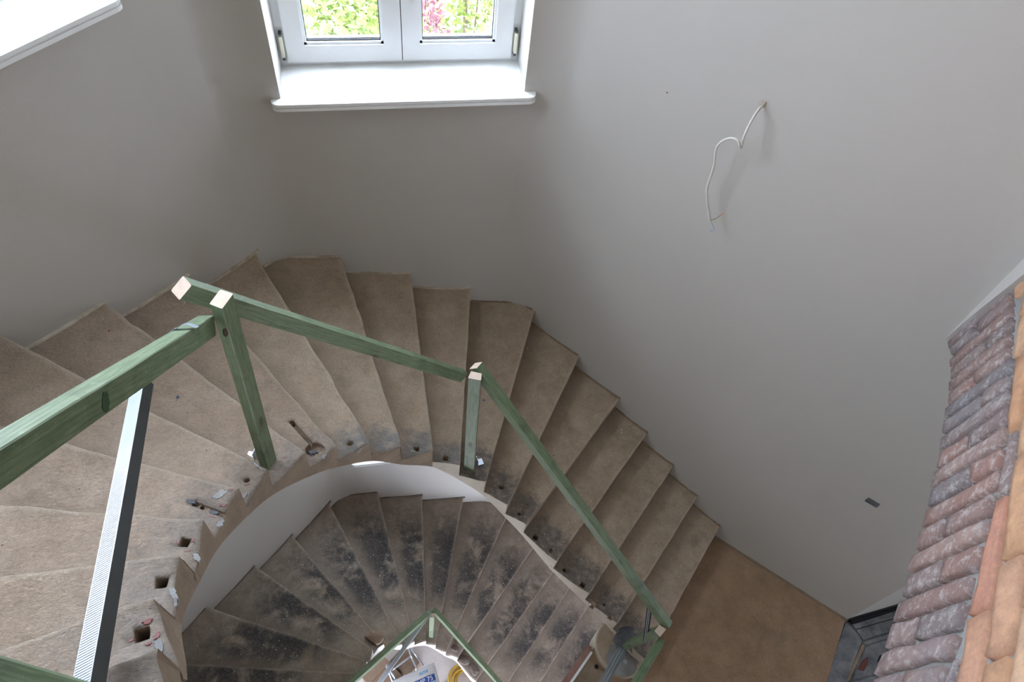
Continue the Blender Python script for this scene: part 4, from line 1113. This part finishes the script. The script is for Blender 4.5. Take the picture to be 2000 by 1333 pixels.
# yellow hose coil
bm = bmesh.new(); hc = at((905, 1330), ZG + .03); pts = []
for i in range(7 * 22):
    a = 2 * math.pi * i / 22; l_ = i / 22; rr_ = .115 + .018 * math.sin(l_ * 2.3) + .01 * math.sin(a * .37)
    pts.append(hc + Vector((math.cos(a) * rr_ + .02 * math.sin(l_ * 1.7), math.sin(a) * rr_ * .9 + .015 * math.cos(l_ * 2.1), .012 + .022 * l_ * .6 + .006 * math.sin(a * 3 + l_))))
add_tube(bm, pts, .0095, 6); tag(obj('hose_coil', bm, M['yellow']), 'coiled yellow hose on the ground floor beside the sack', 'hose')
bm = bmesh.new(); add_tube(bm, smooth_path([at(q, ZG + .008) for q in ((897, 1300), (895, 1312), (889, 1322), (880, 1331), (865, 1340), (850, 1352))], 5), .007, 6)
tag(obj('floor_cable', bm, M['cable']), 'thin white cable curving across the ground floor', 'cable')

# ------------------------------------------------------------------ garden outside
def leaves(name, mat, n, gen, size, parent=None, seed=1):
    rg = random.Random(seed); vs, fs = [], []
    for i in range(n):
        c = gen(rg); a = Vector((rg.gauss(0, 1), rg.gauss(0, 1), rg.gauss(0, 1))).normalized(); b = a.cross(Vector((rg.gauss(0, 1), rg.gauss(0, 1), rg.gauss(0, 1)))).normalized(); s_ = size * rg.uniform(.6, 1.4)
        k = len(vs); vs += [c - a * s_, c + b * s_ * .45 + a * s_ * .1, c + a * s_, c - b * s_ * .45 + a * s_ * .1]; fs.append((k, k + 1, k + 2, k + 3))
    me = bpy.data.meshes.new(name); me.from_pydata([tuple(v) for v in vs], [], fs)
    return link(name, me, M[mat], parent)
def shrub(name, cx, cy, cz, rx, ry, rz, n, mat, label, seed, size=.045):
    root = empty(name, (cx, cy, ZG - .1), label=label, cat='shrub', group=None)
    def gen(rg):
        d = Vector((rg.gauss(0, 1), rg.gauss(0, 1), rg.gauss(0, 1))).normalized(); r_ = rg.uniform(.72, 1.05) * (1 + .22 * noise.noise(d * 2.5 + Vector((seed, 0, 0))))
        return Vector((cx + d.x * rx * r_, cy + d.y * ry * r_, cz + d.z * rz * r_))
    f_ = leaves('foliage', mat, n, gen, size, root, seed); f_['kind'] = 'stuff'
    bm = bmesh.new(); add_tube(bm, [(cx, cy, ZG - .1), (cx + .05, cy, cz - rz * .4), (cx, cy, cz + rz * .3)], .06, 8, taper=[1, .8, .4])
    for a in range(5): add_tube(bm, [(cx, cy, cz - rz * .5), (cx + math.cos(a * 1.3) * rx * .6, cy + math.sin(a * 1.3) * ry * .6, cz + rz * .2)], .025, 5, taper=[1, .4])
    obj('trunk', bm, M['bark'], root); return root
shrub('garden_bush', -.7, 6.2, .2, 1.5, 1.0, 2.4, 16000, 'leaf', 'bright yellow-green bush outside the window, left pane', 3)
shrub('garden_bush', 1.1, 7.2, .2, 1.5, 1.0, 2.6, 16000, 'leaf', 'sunlit yellow-green bush outside the window, right pane', 8)
shrub('garden_bush', 2.9, 6.6, 0, 1.4, 1.0, 2.5, 12000, 'leaf_dark', 'dark green bush at the far right outside the window', 12)
shrub('garden_bush', -2.9, 6.4, 0, 1.5, 1.1, 2.6, 9000, 'leaf_dark', 'dark green bush at the far left outside the window', 17)
root = empty('maple_branch', (.6, 5.0, 1.9), label='maroon-leaved branch hanging outside the right window pane', cat='branch')
def gen(rg):
    t_ = rg.random(); return Vector((.42 + .20 * t_ + rg.gauss(0, .05), 4.9 + rg.gauss(0, .06), 2.35 - .75 * t_ + rg.gauss(0, .06)))
f_ = leaves('foliage', 'leaf_red', 420, gen, .026, root, 4); f_['kind'] = 'stuff'
bm = bmesh.new(); add_tube(bm, smooth_path([(.1, 5.6, 3.3), (.36, 5.0, 2.6), (.46, 4.9, 2.2), (.60, 4.9, 1.65)], 4), .007, 6); obj('twig', bm, M['bark'], root)
bm = bmesh.new(); add_box(bm, (-30, 3.3, ZG - .4), (30, 40, ZG - .15)); tag(obj('floor', bm, M['lawn']), kind='structure')
